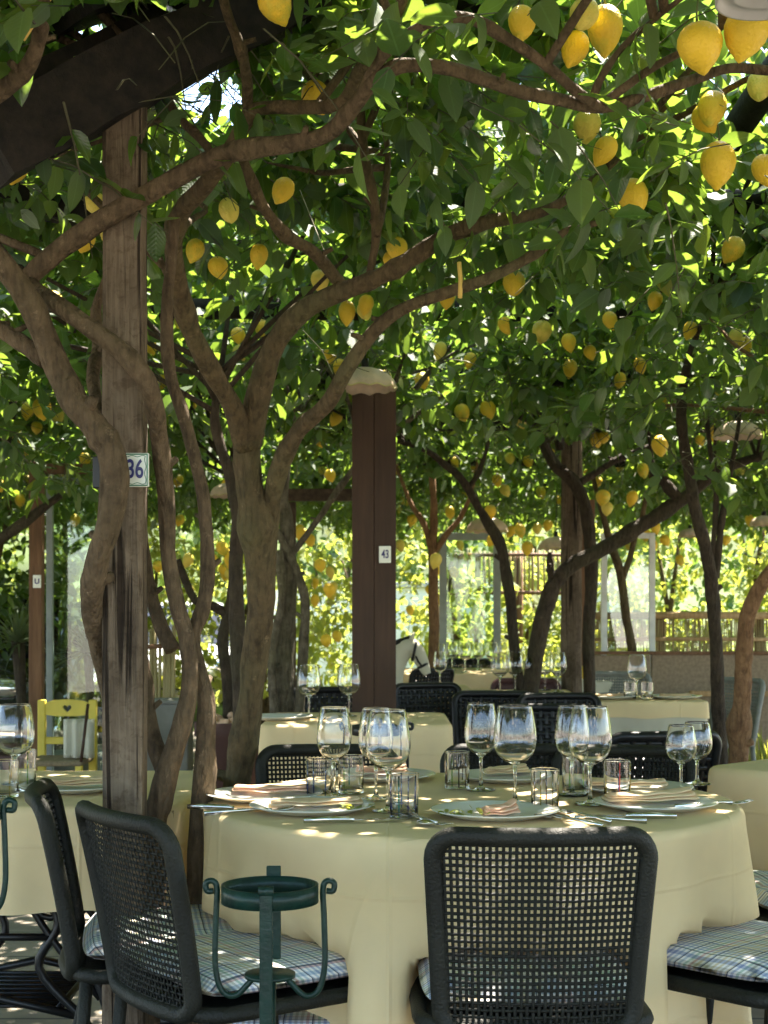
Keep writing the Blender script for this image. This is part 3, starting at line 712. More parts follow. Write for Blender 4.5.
# extra sprigs hanging low round the nearest limbs: (px, py, depth)
near = [(60,30,2.9),(85,10,2.8),(20,20,2.8),(105,95,3.2),(60,110,3.1),(150,0,3.0),(160,25,3.1),(175,55,3.3),(290,45,3.2),(318,38,3.3),(335,70,3.4),(270,30,3.1),
        (455,95,3.4),(440,65,3.4),(420,150,3.7),(560,140,3.3),(540,170,3.7),(600,120,3.2),(630,150,3.2),(655,120,3.1),(690,130,3.1),(720,95,3.0),(740,120,3.0),(760,60,2.9),
        (640,60,3.2),(560,60,3.2),(525,95,3.4),(480,130,3.6),(390,170,3.8),(420,110,3.5),(650,200,3.5),(700,210,3.5),(745,190,3.4),(610,210,3.7),(580,260,4.2),(520,180,3.8),
        (760,240,3.6),(720,260,4.0),(680,270,4.2),(130,110,3.4),(110,130,3.4),(10,120,3.1),(40,150,3.3),(210,130,3.7),(230,60,3.6),(290,90,3.5),(200,40,3.4),(470,30,3.1),(510,10,3.0),(740,150,3.3),
        (15,60,3.0),(5,110,3.2),(30,180,3.7),(70,170,3.7),(140,150,3.9),(330,20,3.2),(360,20,3.2),(610,60,3.3),(660,30,3.1),(700,110,3.2),(765,110,3.0),(765,170,3.4)]
for (px, py, Y) in near:
    for k in range(1):
        q = P(px + random.uniform(-16, 16), py + random.uniform(-20, 6), Y + random.uniform(-.15, .15))
        pts = np.vstack([pts, [q]]); inview = np.append(inview, True)

# lemons seen in the photograph: (px, py, diameter px)
LEM = [(605,28,36),(700,45,44),(746,32,44),(587,125,27),(718,163,34),(633,196,32),(733,249,24),(575,48,28),(584,14,30),(522,22,28),(275,3,34),(316,97,30),(17,165,30),(95,203,18),(195,250,18),
       (218,267,21),(283,190,16),(397,248,22),(320,280,18),(347,312,18),(366,304,16),(447,298,14),(514,283,24),(542,331,20),(570,368,15),(605,150,22),(712,108,30),(765,170,26),(760,85,28),(705,118,26),
       (392,260,15),(42,408,20),(28,410,14),(57,415,14),(16,437,15),(85,459,12),(102,412,14),(238,335,15),(240,352,14),(190,405,14),(213,415,14),(161,382,13),(330,355,14),(385,378,14),(422,380,15),
       (505,325,12),(462,412,16),(488,409,16),(520,420,13),(661,404,15),(660,445,17),(604,437,12),(596,440,13),(510,458,11),(549,451,11),(528,461,10),(497,480,11),(541,492,10),(505,490,11),(476,467,11),
       (452,463,11),(465,492,10),(603,497,14),(607,508,13),(632,498,12),(597,482,11),(643,470,12),(585,466,11),(620,465,10),(490,512,12),(520,530,12),(548,525,10),(492,540,12),(537,528,10),(511,531,10),
       (455,462,9),(450,512,10),(560,500,9),(575,530,9),(655,527,11),(665,540,10),(646,535,10),(640,525,10),(690,532,9),(630,545,10),(336,418,13),(320,440,12),(330,475,12),(322,470,9),(326,640,11),
       (337,636,10),(320,565,12),(310,540,11),(330,572,10),(228,485,14),(230,560,12),(222,548,12),(212,560,11),(188,560,12),(224,570,11),(240,480,10),(250,560,10),(150,345,12),(110,230,14),(85,240,12),
       (20,280,16),(55,300,12),(470,360,12),(440,350,10),(620,380,12),(640,365,11),(590,352,11),(700,440,10),(740,470,10),(680,560,10),(726,540,10),(750,520,10),(395,470,11),(405,500,10),(412,520,10),
       (430,590,9),(440,600,9),(460,545,9),(400,545,10),(410,610,9),(315,600,10),(300,530,10),(20,500,11),(60,470,11),(75,520,11),(35,520,10),(178,480,11),(180,520,10),(190,590,10),(655,300,13),(690,330,13),(610,320,12),(745,345,13),(720,390,12)]
r4 = random.Random(21)
for k in range(22):
    cx_, cy_ = r4.uniform(0, 768), r4.uniform(340, 590)
    for q in range(r4.choice((1, 1, 2, 3))): LEM.append((cx_ + r4.gauss(0, 12), cy_ + r4.gauss(0, 9), r4.uniform(8, 13)))
for k in range(7):
    LEM.append((r4.uniform(0, 420), r4.uniform(200, 370), r4.uniform(11, 16)))
LP = []; LSZ = []
for (px, py, d) in LEM:
    Y = min(14.5, max(2.75, .088*F/d)); zc_ = 2.40 if py > 130 else 2.50
    Y = max(2.7, min(Y, (zc_-EYE)*F/max(30, HY-py))); LP.append(P(px, py, Y)); LSZ.append(min(1.12, max(.72, d*Y/F/.086)))
LPn = np.array(LP)
# leaves were picked away round the fruit, the lamps and the plaques
for q in LP: ZONES.append((q, .034, .97) if random.random() < (.88 if q.y < 6 else .8) else (q, .026, .5))
for (px, py, r_, Y) in ((365,382,34,6.75),(340,382,20,6.75),(390,384,20,6.75),(738,432,26,7.8),(134,470,26,3.4),(215,490,16,9.0),(487,527,22,12.0),(556,545,20,12.2),(690,534,14,13.0),(764,522,14,12.0),(684,420,16,7.0),(688,455,18,7.0),(372,400,26,7.0),(372,440,26,7.0),(570,460,16,8.9),
        (90,90,34,3.6),(130,70,40,3.6),(180,50,36,3.6),(220,30,34,3.6),(255,10,34,3.6),(130,35,26,3.6),(80,40,10,3.6)):
    ZONES.append((P(px, py, Y), r_*Y/F, .5 if Y == 3.6 else .93))
for (px, py, r_, p_) in ((205,95,34,.38),(180,110,20,.3),(235,80,20,.3),(225,120,18,.3)): ZONES.append((P(px, py, 5.6), r_*5.6/F, p_))
# keep the leaves from growing through, or right in front of, the fruit
def clear_fruit(p):
    k = np.ones(len(p), bool)
    for q in LPn:
        d = p - q; dist = np.linalg.norm(d, axis=1)
        k &= ~((dist < .13) & (d[:, 1] < .03))
        front = (p[:, 1] < q[1]) & (p[:, 1] > q[1] - 2.2)
        pj = p/p[:, 1:2]*q[1]
        off = np.hypot((p[:, 0]*q[1]/p[:, 1]) - q[0], ((p[:, 2]-EYE-.12)*q[1]/p[:, 1]) - (q[2]-EYE))
        k &= ~(front & (off < .085) & (q[1] < 9))
    return k
kf = clear_fruit(pts); pts = pts[kf]; inview = inview[kf]

TB = np.array([[t['top'][0], t['top'][1]] for t in TREES])
own = np.argmin(((pts[:, None, :2] - TB[None])**2).sum(2), axis=1)
lown = np.argmin(((LPn[:, None, :2] - TB[None])**2).sum(2), axis=1)

def lemon_mesh():
    mb = MB()
    prof = [(.0005,-.062),(.004,-.060),(.009,-.056),(.013,-.051),(.021,-.044),(.032,-.030),(.040,-.012),(.043,.004),(.040,.020),(.032,.034),(.020,.043),(.010,.047),(.004,.047),(.0005,.046)]
    mb.lathe(prof, 20)
    mb.tube([(0,0,.045),(.002,0,.062),(.006,.003,.085)], [.003,.0022,.002], 6, 1)
    return mb
LEMON = []
for mname in ('lemon', 'lemon_pale'):
    o = lemon_mesh().build('lemon', [M[mname], M['stalk']]); LEMON.append(o.data); bpy.data.objects.remove(o)

for ti, t in enumerate(TREES):
    sel = own == ti; p = pts[sel]; iv = inview[sel]
    parts = []
    for hi in (True, False):
        s_ = (p[:, 1] < 6.8) & iv
        q = p[s_] if hi else p[~s_]
        if len(q) == 0: continue
        N = len(q); a = rng.uniform(0, 6.283, N); up = rng.uniform(-.35, .45, N)
        d0 = norm(np.stack([np.cos(a), np.sin(a), up], 1))
        parts += sprigs(q, d0, rng.uniform(.16, .36, N), 10, .099 if hi else .098, hi, twigs=True)
    # leafy shoots along the tree's own upper limbs, and connecting boughs that carry the canopy
    bb = t['mb']; r2 = random.Random(50 + ti)
    if len(p) > 5:
        tops = [c for s in t['stems'] for c in s if c.z > 1.95]
        if not tops: tops = [t['stems'][0][-1]]
        for k in range(16 if t['fine'] else 9):
            tgt = Vector(p[r2.randrange(len(p))]); src = min(tops, key=lambda c: (c - tgt).length + r2.uniform(0, .8))
            ln = (tgt - src).length
            if ln < .25 or ln > 2.6: continue
            mid = src.lerp(tgt, .5) + Vector((r2.uniform(-.15,.15), r2.uniform(-.15,.15), r2.uniform(0,.16)*ln))
            sp = smooth_path([(*src, .0105), (*src.lerp(mid, .5), .010), (*mid, .008), (*mid.lerp(tgt, .55), .006), (*tgt, .003)], 4)
            bb.tube([x[:3] for x in sp], [x[3] for x in sp], 6, 0, wob=.15)
    bb.build('trunk', M[t['mat']], t['root'])
    if parts: mesh_np('crown', parts, [M['leaf'], M['twig']], t['root'], t['base'])
    k = 0
    for j in np.where(lown == ti)[0]:
        q = LPn[j]; o = bpy.data.objects.new('lemon', LEMON[j % 5 == 3]); col.objects.link(o); o.parent = t['root']
        o.location = q - np.array(t['base']); s_ = LSZ[j]*random.uniform(.96, 1.04); o.scale = (s_*random.uniform(.92, 1.04), s_*random.uniform(.92, 1.04), s_*random.uniform(.90, 1.16))
        o.rotation_euler = (random.uniform(-.5, .5), random.uniform(-.5, .5), random.uniform(0, 6))

# ------------------------------------------------------------------ the sunlit garden behind
def shrub(label, cx, cy, w_, d_, z0, z1, n, Ls, cat='shrub', name='garden_shrub', stem=True, group='sunlit greenery behind the terrace', mat='leaf_far'):
    root = wempty(name, (cx, cy, 0)); tag(root, label, cat, group)
    u = norm(rng.normal(0, 1, (n, 3))); r = rng.uniform(.55, 1.0, n)**.6
    zc, hz = (z0+z1)/2, (z1-z0)/2
    p = u*r[:, None]*np.array([w_/2, d_/2, hz])
    lump = np.array([1 + .35*noise.noise(Vector((a[0]*1.6+cx, a[1]*1.6+cy, a[2]*1.6))) for a in p]); p = p*lump[:, None]
    g = np.array([noise.noise(Vector((a[0]*2.6+cx*3, a[1]*2.6, a[2]*2.6))) for a in p]); p = p[g > -.22]
    p = p + np.array([cx, cy, zc]); p[:, 2] = np.maximum(p[:, 2], .05); N = len(p)
    a = rng.uniform(0, 6.283, N); d0 = norm(np.stack([np.cos(a), np.sin(a), rng.uniform(-.4, .7, N)], 1))
    mesh_np('foliage', sprigs(p, d0, rng.uniform(.15, .35, N)*Ls/.1, 6, Ls, False, False), [M[mat], M['twig']], root, (cx, cy, 0))
    if stem:
        mb = MB(); r2 = random.Random(int(cx*100))
        for k in range(4):
            x, y = cx + r2.uniform(-.2, .2)*w_, cy + r2.uniform(-.2, .2)*d_
            mb.tube([(cx + (x-cx)*.3, cy, -.02), (x, y, zc*.6), (x + r2.uniform(-.3,.3), y, zc + hz*.5)], [.05, .035, .012], 7, 0, wob=.1)
        mb.build('stem', M['bark'], root)
    return root
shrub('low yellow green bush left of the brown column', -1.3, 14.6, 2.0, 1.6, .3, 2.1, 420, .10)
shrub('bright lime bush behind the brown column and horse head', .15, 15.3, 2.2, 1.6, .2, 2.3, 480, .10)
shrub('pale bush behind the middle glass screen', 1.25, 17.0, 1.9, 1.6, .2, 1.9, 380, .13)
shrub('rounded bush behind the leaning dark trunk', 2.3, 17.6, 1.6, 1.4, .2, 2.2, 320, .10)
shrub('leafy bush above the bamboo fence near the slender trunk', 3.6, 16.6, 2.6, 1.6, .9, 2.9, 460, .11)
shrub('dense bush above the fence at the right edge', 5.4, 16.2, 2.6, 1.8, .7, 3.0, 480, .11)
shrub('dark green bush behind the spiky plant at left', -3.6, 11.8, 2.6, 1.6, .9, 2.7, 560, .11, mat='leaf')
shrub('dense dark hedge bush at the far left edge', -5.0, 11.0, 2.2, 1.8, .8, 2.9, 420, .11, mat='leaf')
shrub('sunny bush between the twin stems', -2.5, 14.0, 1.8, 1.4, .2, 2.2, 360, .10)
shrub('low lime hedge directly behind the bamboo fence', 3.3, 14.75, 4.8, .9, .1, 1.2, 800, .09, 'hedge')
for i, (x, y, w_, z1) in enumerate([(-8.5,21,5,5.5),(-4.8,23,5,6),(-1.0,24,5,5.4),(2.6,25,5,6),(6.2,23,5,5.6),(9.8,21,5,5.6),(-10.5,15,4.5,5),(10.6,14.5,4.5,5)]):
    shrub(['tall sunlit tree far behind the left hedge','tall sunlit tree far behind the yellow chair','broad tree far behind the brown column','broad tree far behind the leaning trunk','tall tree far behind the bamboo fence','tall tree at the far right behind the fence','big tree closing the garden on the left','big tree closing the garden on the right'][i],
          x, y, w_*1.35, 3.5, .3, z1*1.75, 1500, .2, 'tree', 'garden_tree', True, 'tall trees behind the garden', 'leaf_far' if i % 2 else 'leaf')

# ------------------------------------------------------------------ pergola
perg = wempty('pergola', (-1.0, 3.5, 0)); tag(perg, 'pergola of weathered posts and dark poles carrying the lemon canopy', 'pergola')
def squared_post(name, px, Y, w_, z1, mat, par):
    x = (px - CX)*Y/F; mb = MB(); n = 14; prof = []
    for i in range(n+1):
        z = -.02 + (z1 + .02)*i/n; k = 1 + .05*noise.noise(Vector((0, px, z*2.2))); h = w_/2*k; c = h*.22
        prof.append([(x-h+c, Y-h, z), (x+h-c, Y-h, z), (x+h, Y-h+c, z), (x+h, Y+h-c, z), (x+h-c, Y+h, z), (x-h+c, Y+h, z), (x-h, Y+h-c, z), (x-h, Y-h+c, z)])
    vs = [p for r_ in prof for p in r_]; fs = []
    for i in range(n):
        for j in range(8): fs.append((i*8+j, i*8+(j+1) % 8, (i+1)*8+(j+1) % 8, (i+1)*8+j))
    fs.append(tuple(range(n*8, n*8+8)))
    mb.add(vs, fs, 0, False); return mb.build(name, M[mat], par)
squared_post('post', 125, 3.46, .093, 2.40, 'post', perg)
mb = MB(); x = (571.5-CX)*9/F; mb.tube([(x, 9, -.02+i*.25) for i in range(12)], .064, 12, 0, wob=.08); mb.build('post', M['post'], perg)
def pole(a, b, r, mat='beam', name='cross_pole'):
    a, b = Vector(a), Vector(b); n = 14; mb = MB()
    pts_ = [a.lerp(b, i/n) + Vector((0, noise.noise(a.lerp(b, i/n)*1.3)*.03, noise.noise(a.lerp(b, i/n)*1.1+Vector((4,4,4)))*.04)) for i in range(n+1)]
    mb.tube(pts_, r, 10, 0, wob=.1); mb.build(name, M[mat], perg)
for Y, z, r in ((3.75,2.78,.045),(5.2,2.68,.045),(6.7,2.60,.05),(8.3,2.55,.05),(9.9,2.48,.05),(11.6,2.42,.05),(13.6,2.40,.05)):
    pole((-5.5, Y, z), (5.8, Y+.1, z), r)
for x in (-3.6, -1.35, 1.15, 3.4):
    pole((x, 1.9, 2.86), (x*1.02, 14.2, 2.55), .05, 'beam', 'long_pole')
# the heavy dark beam with boards at the upper left
def beam(a, b, w_, h_, mat='beam', name='beam'):
    a, b = Vector(a), Vector(b); d = (b-a).normalized(); s_ = d.cross(Vector((0,0,1))).normalized(); u = s_.cross(d)
    mb = MB(); vs = []; n = 22; cs = ((-1,-1),(0,-1.04),(1,-1),(1.03,0),(1,1),(0,1.04),(-1,1),(-1.03,0))
    for q in range(n+1):
        p = a.lerp(b, q/n)
        for i, j in cs:
            e = p*7 + Vector((i*3, j*3, 0)); vs.append(p + s_*(w_/2*i*(1+.10*noise.noise(e))) + u*(h_/2*j*(1+.14*noise.noise(e+Vector((5,1,2))))))
    fs = [(q*8+k, q*8+(k+1) % 8, (q+1)*8+(k+1) % 8, (q+1)*8+k) for q in range(n) for k in range(8)] + [tuple(range(7,-1,-1)), tuple(n*8+k for k in range(8))]
    mb.add(vs, fs, 0, False); mb.build(name, M[mat], perg)
a = P(30,110,3.75); b = P(300,-40,3.75)
beam(P(-14,152,3.28), P(330,-30,3.70), .17, .15)
beam(P(10,92,3.5), P(300,-50,4.0), .16, .06)
beam(P(60,25,3.55), P(200,-30,3.8), .30, .03)
beam(P(-40,118,4.3), P(130,150,4.1), .06, .05, 'pole')
beam(P(-40,190,4.6), P(110,215,4.6), .10, .09)

# ------------------------------------------------------------------ brown column
Yc = 7.0
colm = wempty('wooden_column', P(374, 615, Yc).xy.to_3d()); tag(colm, 'square dark brown wooden column standing behind the round table', 'column')
x0, x1 = P(352,0,Yc).x, P(396,0,Yc).x; xm = (x0+x1)/2; ztop = P(0,386,Yc).z
mb = MB(); mb.box((x0, Yc, -.01), (xm-.0005, Yc+.2, ztop)); mb.box((xm+.0005, Yc+.003, -.01), (x1, Yc+.2, ztop)); mb.build('shaft', M['column'], colm, bevel=.0025)

def text_mesh(name, s, size, mat, parent, loc, depth=.0015, rot=(R(90),0,0), bold=.0):
    cu = bpy.data.curves.new(name, 'FONT'); cu.body = s; cu.size = size; cu.extrude = depth; cu.offset = bold; cu.align_x = 'CENTER'; cu.align_y = 'CENTER'; cu.resolution_u = 6
    o = bpy.data.objects.new(name, cu); col.objects.link(o)
    me = bpy.data.meshes.new_from_object(o.evaluated_get(bpy.context.evaluated_depsgraph_get())); bpy.data.objects.remove(o)
    me.materials.clear(); me.materials.append(M[mat])
    ob = bpy.data.objects.new(name, me); col.objects.link(ob); ob.rotation_euler = rot; ob.parent = parent
    ob.location = Vector(loc) - Vector(parent.get('_w', (0,0,0)))
    return ob
def number_plate(label, px0, px1, py0, py1, Y, s, size, border=True):
    a, b = P(px0, py1, Y), P(px1, py0, Y); root = wempty('number_plaque', ((a.x+b.x)/2, Y, a.z)); tag(root, label, 'number plaque')
    mb = MB(); mb.box((a.x, Y-.004, a.z), (b.x, Y+.006, b.z)); mb.build('tile', M['tile'], root, bevel=.002)
    w_, h_ = b.x-a.x, b.z-a.z
    if border:
        mb = MB()
        for e, r_ in ((.05, .0016), (.12, .0009)):
            m_ = e*w_; path = []
            nn = 24
            for (p, q) in (((a.x+m_, a.z+m_), (b.x-m_, a.z+m_)), ((b.x-m_, a.z+m_), (b.x-m_, b.z-m_)), ((b.x-m_, b.z-m_), (a.x+m_, b.z-m_)), ((a.x+m_, b.z-m_), (a.x+m_, a.z+m_))):
                for i in range(nn):
                    t = i/nn; xx = p[0]*(1-t)+q[0]*t; zz = p[1]*(1-t)+q[1]*t
                    k = .0016*math.sin(t*math.pi*4) if e > .1 else 0
                    path.append((xx + (k if abs(p[0]-q[0]) < 1e-6 else 0), Y-.0045, zz + (k if abs(p[1]-q[1]) < 1e-6 else 0)))
            mb.tube(path, r_, 5, 0, closed=True)
        mb.build('border', M['tile_green'], root)
    t_ = text_mesh('numeral', s, size, 'ink', root, ((a.x+b.x)/2 + .001, Y-.0055, (a.z+b.z)/2), bold=.0010); t_.scale = (.66 if len(s) > 1 else 1, 1, 1)
    return root
number_plate('glazed tile plaque with blue number 36 on the weathered post', 121, 149, 453, 487, 3.395, '36', .060)
number_plate('small pale number plaque on the brown column', 379, 391, 546, 563, 6.985, '43', .055, False)
mb = MB(); a, b = P(94, 489, 3.44), P(103, 457, 3.44)
mb.box((a.x, 3.42, a.z), (b.x, 3.47, b.z)); bx = mb.build('junction_box', M['black'], None, bevel=.003); tag(bx, 'small black box fixed to the left side of the weathered post', 'box')

# ------------------------------------------------------------------ pendant lamps with scalloped ceramic shades
def lamp(label, px, py, wpx, Y, near=False):
    c = P(px, py, Y); r0 = wpx*Y/F/2; root = wempty('pendant_lamp', c); tag(root, label, 'lamp', 'scalloped pendant lamps')
    mb = MB(); prof = [(.16,.46),(.30,.44),(.55,.36),(.80,.16),(.93,-.04),(1.0,-.26)]
    outer = [(r*r0, z*r0) for r, z in prof]; inner = [(r*r0*.96, z*r0-.006) for r, z in prof[::-1]]
    if near: outer = [(.2*r0,.5*r0),(.5*r0,.42*r0),(.8*r0,.22*r0),(1.0*r0,.02*r0),(1.0*r0,-.10*r0)]; inner = [(.94*r0,-.10*r0),(.90*r0,.0),(.70*r0,.05*r0),(.66*r0,.0),(.60*r0,.02*r0),(.4*r0,.2*r0),(.18*r0,.4*r0)]
    nn = 48
    def sc_(r, z, a, i):
        k = max(0, r/r0-.5)*2
        return (r*(1+.035*k*math.cos(9*a)), z + (.0 if near else .09*r0*k*abs(math.cos(5.5*a))))
    mb.lathe(outer + inner, nn, c, 0, True, None if near else sc_)
    if not near:
        ring = []
        for j in range(72):
            a = 2*math.pi*j/72; rr, zz = sc_(r0, -.26*r0, a, 0); ring.append(c + Vector((rr*math.cos(a), rr*math.sin(a), zz)))
        mb.tube(ring, r0*.03, 5, 1, closed=True)
    mb.build('shade', [M['enamel'] if near else M['shade'], M['shade_rim']], root)
    mb = MB(); mb.tube([c + Vector((0,0,.40*r0)), c + Vector((0,0,.75*r0))], .018, 8); mb.tube([c + Vector((0,0,.7*r0)), c + Vector((.01,0,max(.35, 2.55-c.z)))], .004, 5); mb.build('cord', M['black'], root)
    return root
lamp('scalloped cream ceramic pendant shade in front of the top of the brown column', 365, 382, 62, 6.75)
lamp('scalloped pale shade half hidden behind the smooth forked trunk', 230, 492, 40, 9.0)
lamp('scalloped shade hanging above the middle glass screen', 487, 527, 42, 12.0)
lamp('scalloped shade hanging left of the round wooden post', 556, 545, 36, 12.2)
lamp('scalloped pinkish shade hanging at the right among the slender shoots', 738, 432, 48, 7.8)
lamp('small scalloped shade far behind the slender dark trunk', 690, 534, 24, 13.0)
lamp('scalloped shade cut by the right edge of the picture', 764, 522, 28, 12.0)
lamp('grey enamel lamp shade at the upper right corner beside two lemons', 766, -4, 100, 2.72, True)

# ------------------------------------------------------------------ furniture builders
def rrect(w0, w1, z0, z1, r, yf, n=7):
    """closed path of a back: width w0 at the bottom, w1 at the top, corners of radius r; yf gives the depth"""
    out = []
    for (cx_, cz, a0) in ((w1/2-r, z1-r, 0), (-w1/2+r, z1-r, 90), (-w0/2+r, z0+r, 180), (w0/2-r, z0+r, 270)):
        for i in range(n+1):
            a = R(a0 + 90*i/n); x = cx_ + r*math.cos(a); z = cz + r*math.sin(a); out.append((x, z))
    fin = []
    for i, (x, z) in enumerate(out):
        x2, z2 = out[(i+1) % len(out)]; d = math.hypot(x2-x, z2-z); k = max(1, int(d/.04))
        for j in range(k): t = j/k; fin.append((x+(x2-x)*t, z+(z2-z)*t))
    return [Vector((x, yf(x, z), z)) for x, z in fin]

def chair(name='wicker_chair', back=True, weave_n=31, sr=.0032, frame='frame', weave='wicker', cushion='gingham', zt=.80):
    root = empty(name)
    yf = lambda x, z: -.21 - .075*((z-.42)/.38)**1.25 - .035*(1 - (x/.21)**2)
    mb = MB(); mb.tube(rrect(.362, .396, .425, zt, .045, yf), .0175, 10, 0, True, flat=1.0, up=(0,1,0)); mb.build('back_frame', M[frame], root)
    mb = MB(); hw = lambda z: (.362 + (.034)*(z-.425)/(zt-.425))/2 - .012
    nv, nh = weave_n, int(weave_n*.88)
    for i in range(nv):
        u = (i+.5)/nv*2 - 1; pts_ = []
        for j in range(nh*2+1):
            z = .435 + (zt-.445)*j/(nh*2); x = u*hw(z); k = math.sin(math.pi*(j+.5 if False else j)/1.0*.5 + math.pi*i)*.0013
            pts_.append((x + .0008*noise.noise(Vector((i*3.1, z*20, 0))), yf(x, z) + k, z))
        mb.tube(pts_, sr, 4, 0, cap=False, flat=.3, up=(1,0,0))
    for j in range(nh):
        z = .435 + (zt-.445)*(j+.5)/nh; pts_ = []
        for i in range(nv*2+1):
            x = (i/(nv*2)*2-1)*(hw(z)+.004); k = -math.sin(math.pi*i*.5 + math.pi*j)*.0013
            pts_.append((x, yf(x, z)+k, z + .0008*noise.noise(Vector((x*20, j*2.7, 5)))))
        mb.tube(pts_, sr, 4, 0, cap=False, flat=.3, up=(0,0,1))
    mb.build('woven_back', M[weave], root)
    mb = MB()
    sp = rrect(.43, .43, -.215, .215, .06, lambda x, z: 0, 5)
    mb.tube([(p.x, p.z, .432) for p in sp], .0165, 8, 0, True, up=(0,0,1))
    mb.box((-.20, -.20, .425), (.20, .20, .437)); mb.build('seat_frame', M[frame], root)
    for sx in (-1, 1):
        mb = MB(); mb.tube([(sx*.195, .195, .43), (sx*.205, .205, .22), (sx*.212, .222, 0)], [.0145, .0135, .012], 8); mb.build('leg', M[frame], root)
        mb = MB(); mb.tube([(sx*.195, -.195, .43), (sx*.20, -.205, .30), (sx*.205, -.25, .12), (sx*.212, -.285, 0)], [.0145, .014, .013, .012], 8); mb.build('leg', M[frame], root)
    if cushion:
        mb = MB(); nx = 18; grid = []
        for side in (1, 0):
            for j in range(nx+1):
                for i in range(nx+1):
                    u, v = i/nx*2-1, j/nx*2-1
                    e = (1-abs(u)**6)*(1-abs(v)**6); x, y = u*.212, v*.208
                    # rounded corners
                    k = 1 - .06*(abs(u)*abs(v))**3; x *= k; y *= k
                    z = .476 + (.031*e**.4 if side else -.024*e**.5) + (.004*noise.noise(Vector((u*3, v*3, 1))) if side else 0)
                    grid.append((x, y, z))
        n1 = (nx+1)**2; fs = []
        for j in range(nx):
            for i in range(nx):
                a = j*(nx+1)+i; fs.append((a, a+1, a+nx+2, a+nx+1)); b_ = a+n1; fs.append((b_+nx+1, b_+nx+2, b_+1, b_))
        def idx(i, j, s_): return s_*n1 + j*(nx+1) + i
        rim = [(i, 0) for i in range(nx)] + [(nx, j) for j in range(nx)] + [(nx-i, nx) for i in range(nx)] + [(0, nx-j) for j in range(nx)]
        for k in range(len(rim)):
            a, b_ = rim[k], rim[(k+1) % len(rim)]
            fs.append((idx(*a, 1), idx(*b_, 1), idx(*b_, 0), idx(*a, 0)))
        mb.add(grid, fs); mb.build('seat_cushion', M[cushion], root)
    return root

def put(root, x, y, rz, label, cat, group=None, z=0, first=[]):
    o = copy_tree(root) if root in first else root
    first.append(root); o.location = (x, y, z); o.rotation_euler = (0, 0, rz)
    for k in ('label', 'category', 'group'):
        if k in o: del o[k]
    return tag(o, label, cat, group)

GC = 'wicker chairs round the dining tables'
wk = chair()
CH = [(.282, 2.985, R(1), 'charcoal woven chair nearest the camera, its back to us, in front of the round table'),
      (-.285, 3.11, R(-55), 'charcoal woven chair at the lower left with a checked seat behind the green stand'),
      (-.475, 3.38, R(-80), 'charcoal woven chair seen edge-on at the far left of the round table'),
      (.775, 3.22, R(45), 'chair with a sunlit checked seat at the right of the round table'),
      (1.13, 3.88, R(97), 'chair whose checked seat just shows at the right edge behind the sunlit one'),
      (-.15, 4.08, R(183), 'dark woven chair facing us across the round table, behind the left wine glasses'),
      (.63, 4.06, R(165), 'dark chair with rounded top corner across the round table, behind the red striped tumbler'),
      (.37, 4.10, R(178), 'dark woven chair across the round table behind the single front wine glass')]
for x, y, rz, lb in CH: put(wk, x, y, rz, lb, 'chair', GC)
SEATS = [c[:3] for c in CH]
bk = chair('metal_chair', True, 14, .0125, 'black', 'black', None)
for px, py, Y, rz, lb in ((490, 698, 7.2, 172, 'black chair with its back to us, just right of the open-weave one'), (572, 700, 7.0, 186, 'black chair between the leaning dark trunk and the small right table'),
                          (446, 688, 8.1, 200, 'black open-weave chair with its back turned at the middle tables'),
                          (545, 714, 6.1, 175, 'dark chair directly behind the tall wine glasses at centre right'),
                          (407, 668, 11.0, 40, 'dark green-black chair beside the horse head'),
                          (330, 686, 7.6, 185, 'black chair behind the pair of glasses on the back cream table'),
                          (628, 757, 5.2, 15, 'low black chair in the shade in front of the small right table'),
                          (470, 656, 12.9, 180, 'dark chair at the far sunlit table, farthest of all')):
    p = P(px, py, Y); put(bk, p.x, p.y, R(rz), lb, 'chair', 'black metal chairs at the farther tables')
gk = chair('mesh_chair', True, 22, .0055, 'chairgrey', 'chairgrey', None)
for px, Y, rz, lb in ((612, 9.8, 160, 'grey mesh chair left of the small table with one wine glass'),
                      (607, 11.0, 185, 'grey mesh chair standing behind another grey chair by the pale glass screen'),
                      (705, 8.9, 122, 'pale grey mesh chair seen from the side at right, in front of the slender trunk')):
    put(gk, (px-CX)*Y/F, Y, R(rz), lb, 'chair', 'grey mesh chairs')
mk = chair('leather_chair', True, 14, .0125, 'maroon', 'maroon', None)
mb = MB(); mb.box((-.17, -.275, .45), (.17, -.255, .78), 0, Matrix.Rotation(R(12), 3, 'X')); mb.build('back_pad', M['maroon'], mk, bevel=.008)
put(mk, (522-CX)*8.7/F, 8.7, R(170), 'maroon leather chair at the foot of the leaning dark trunk', 'chair')

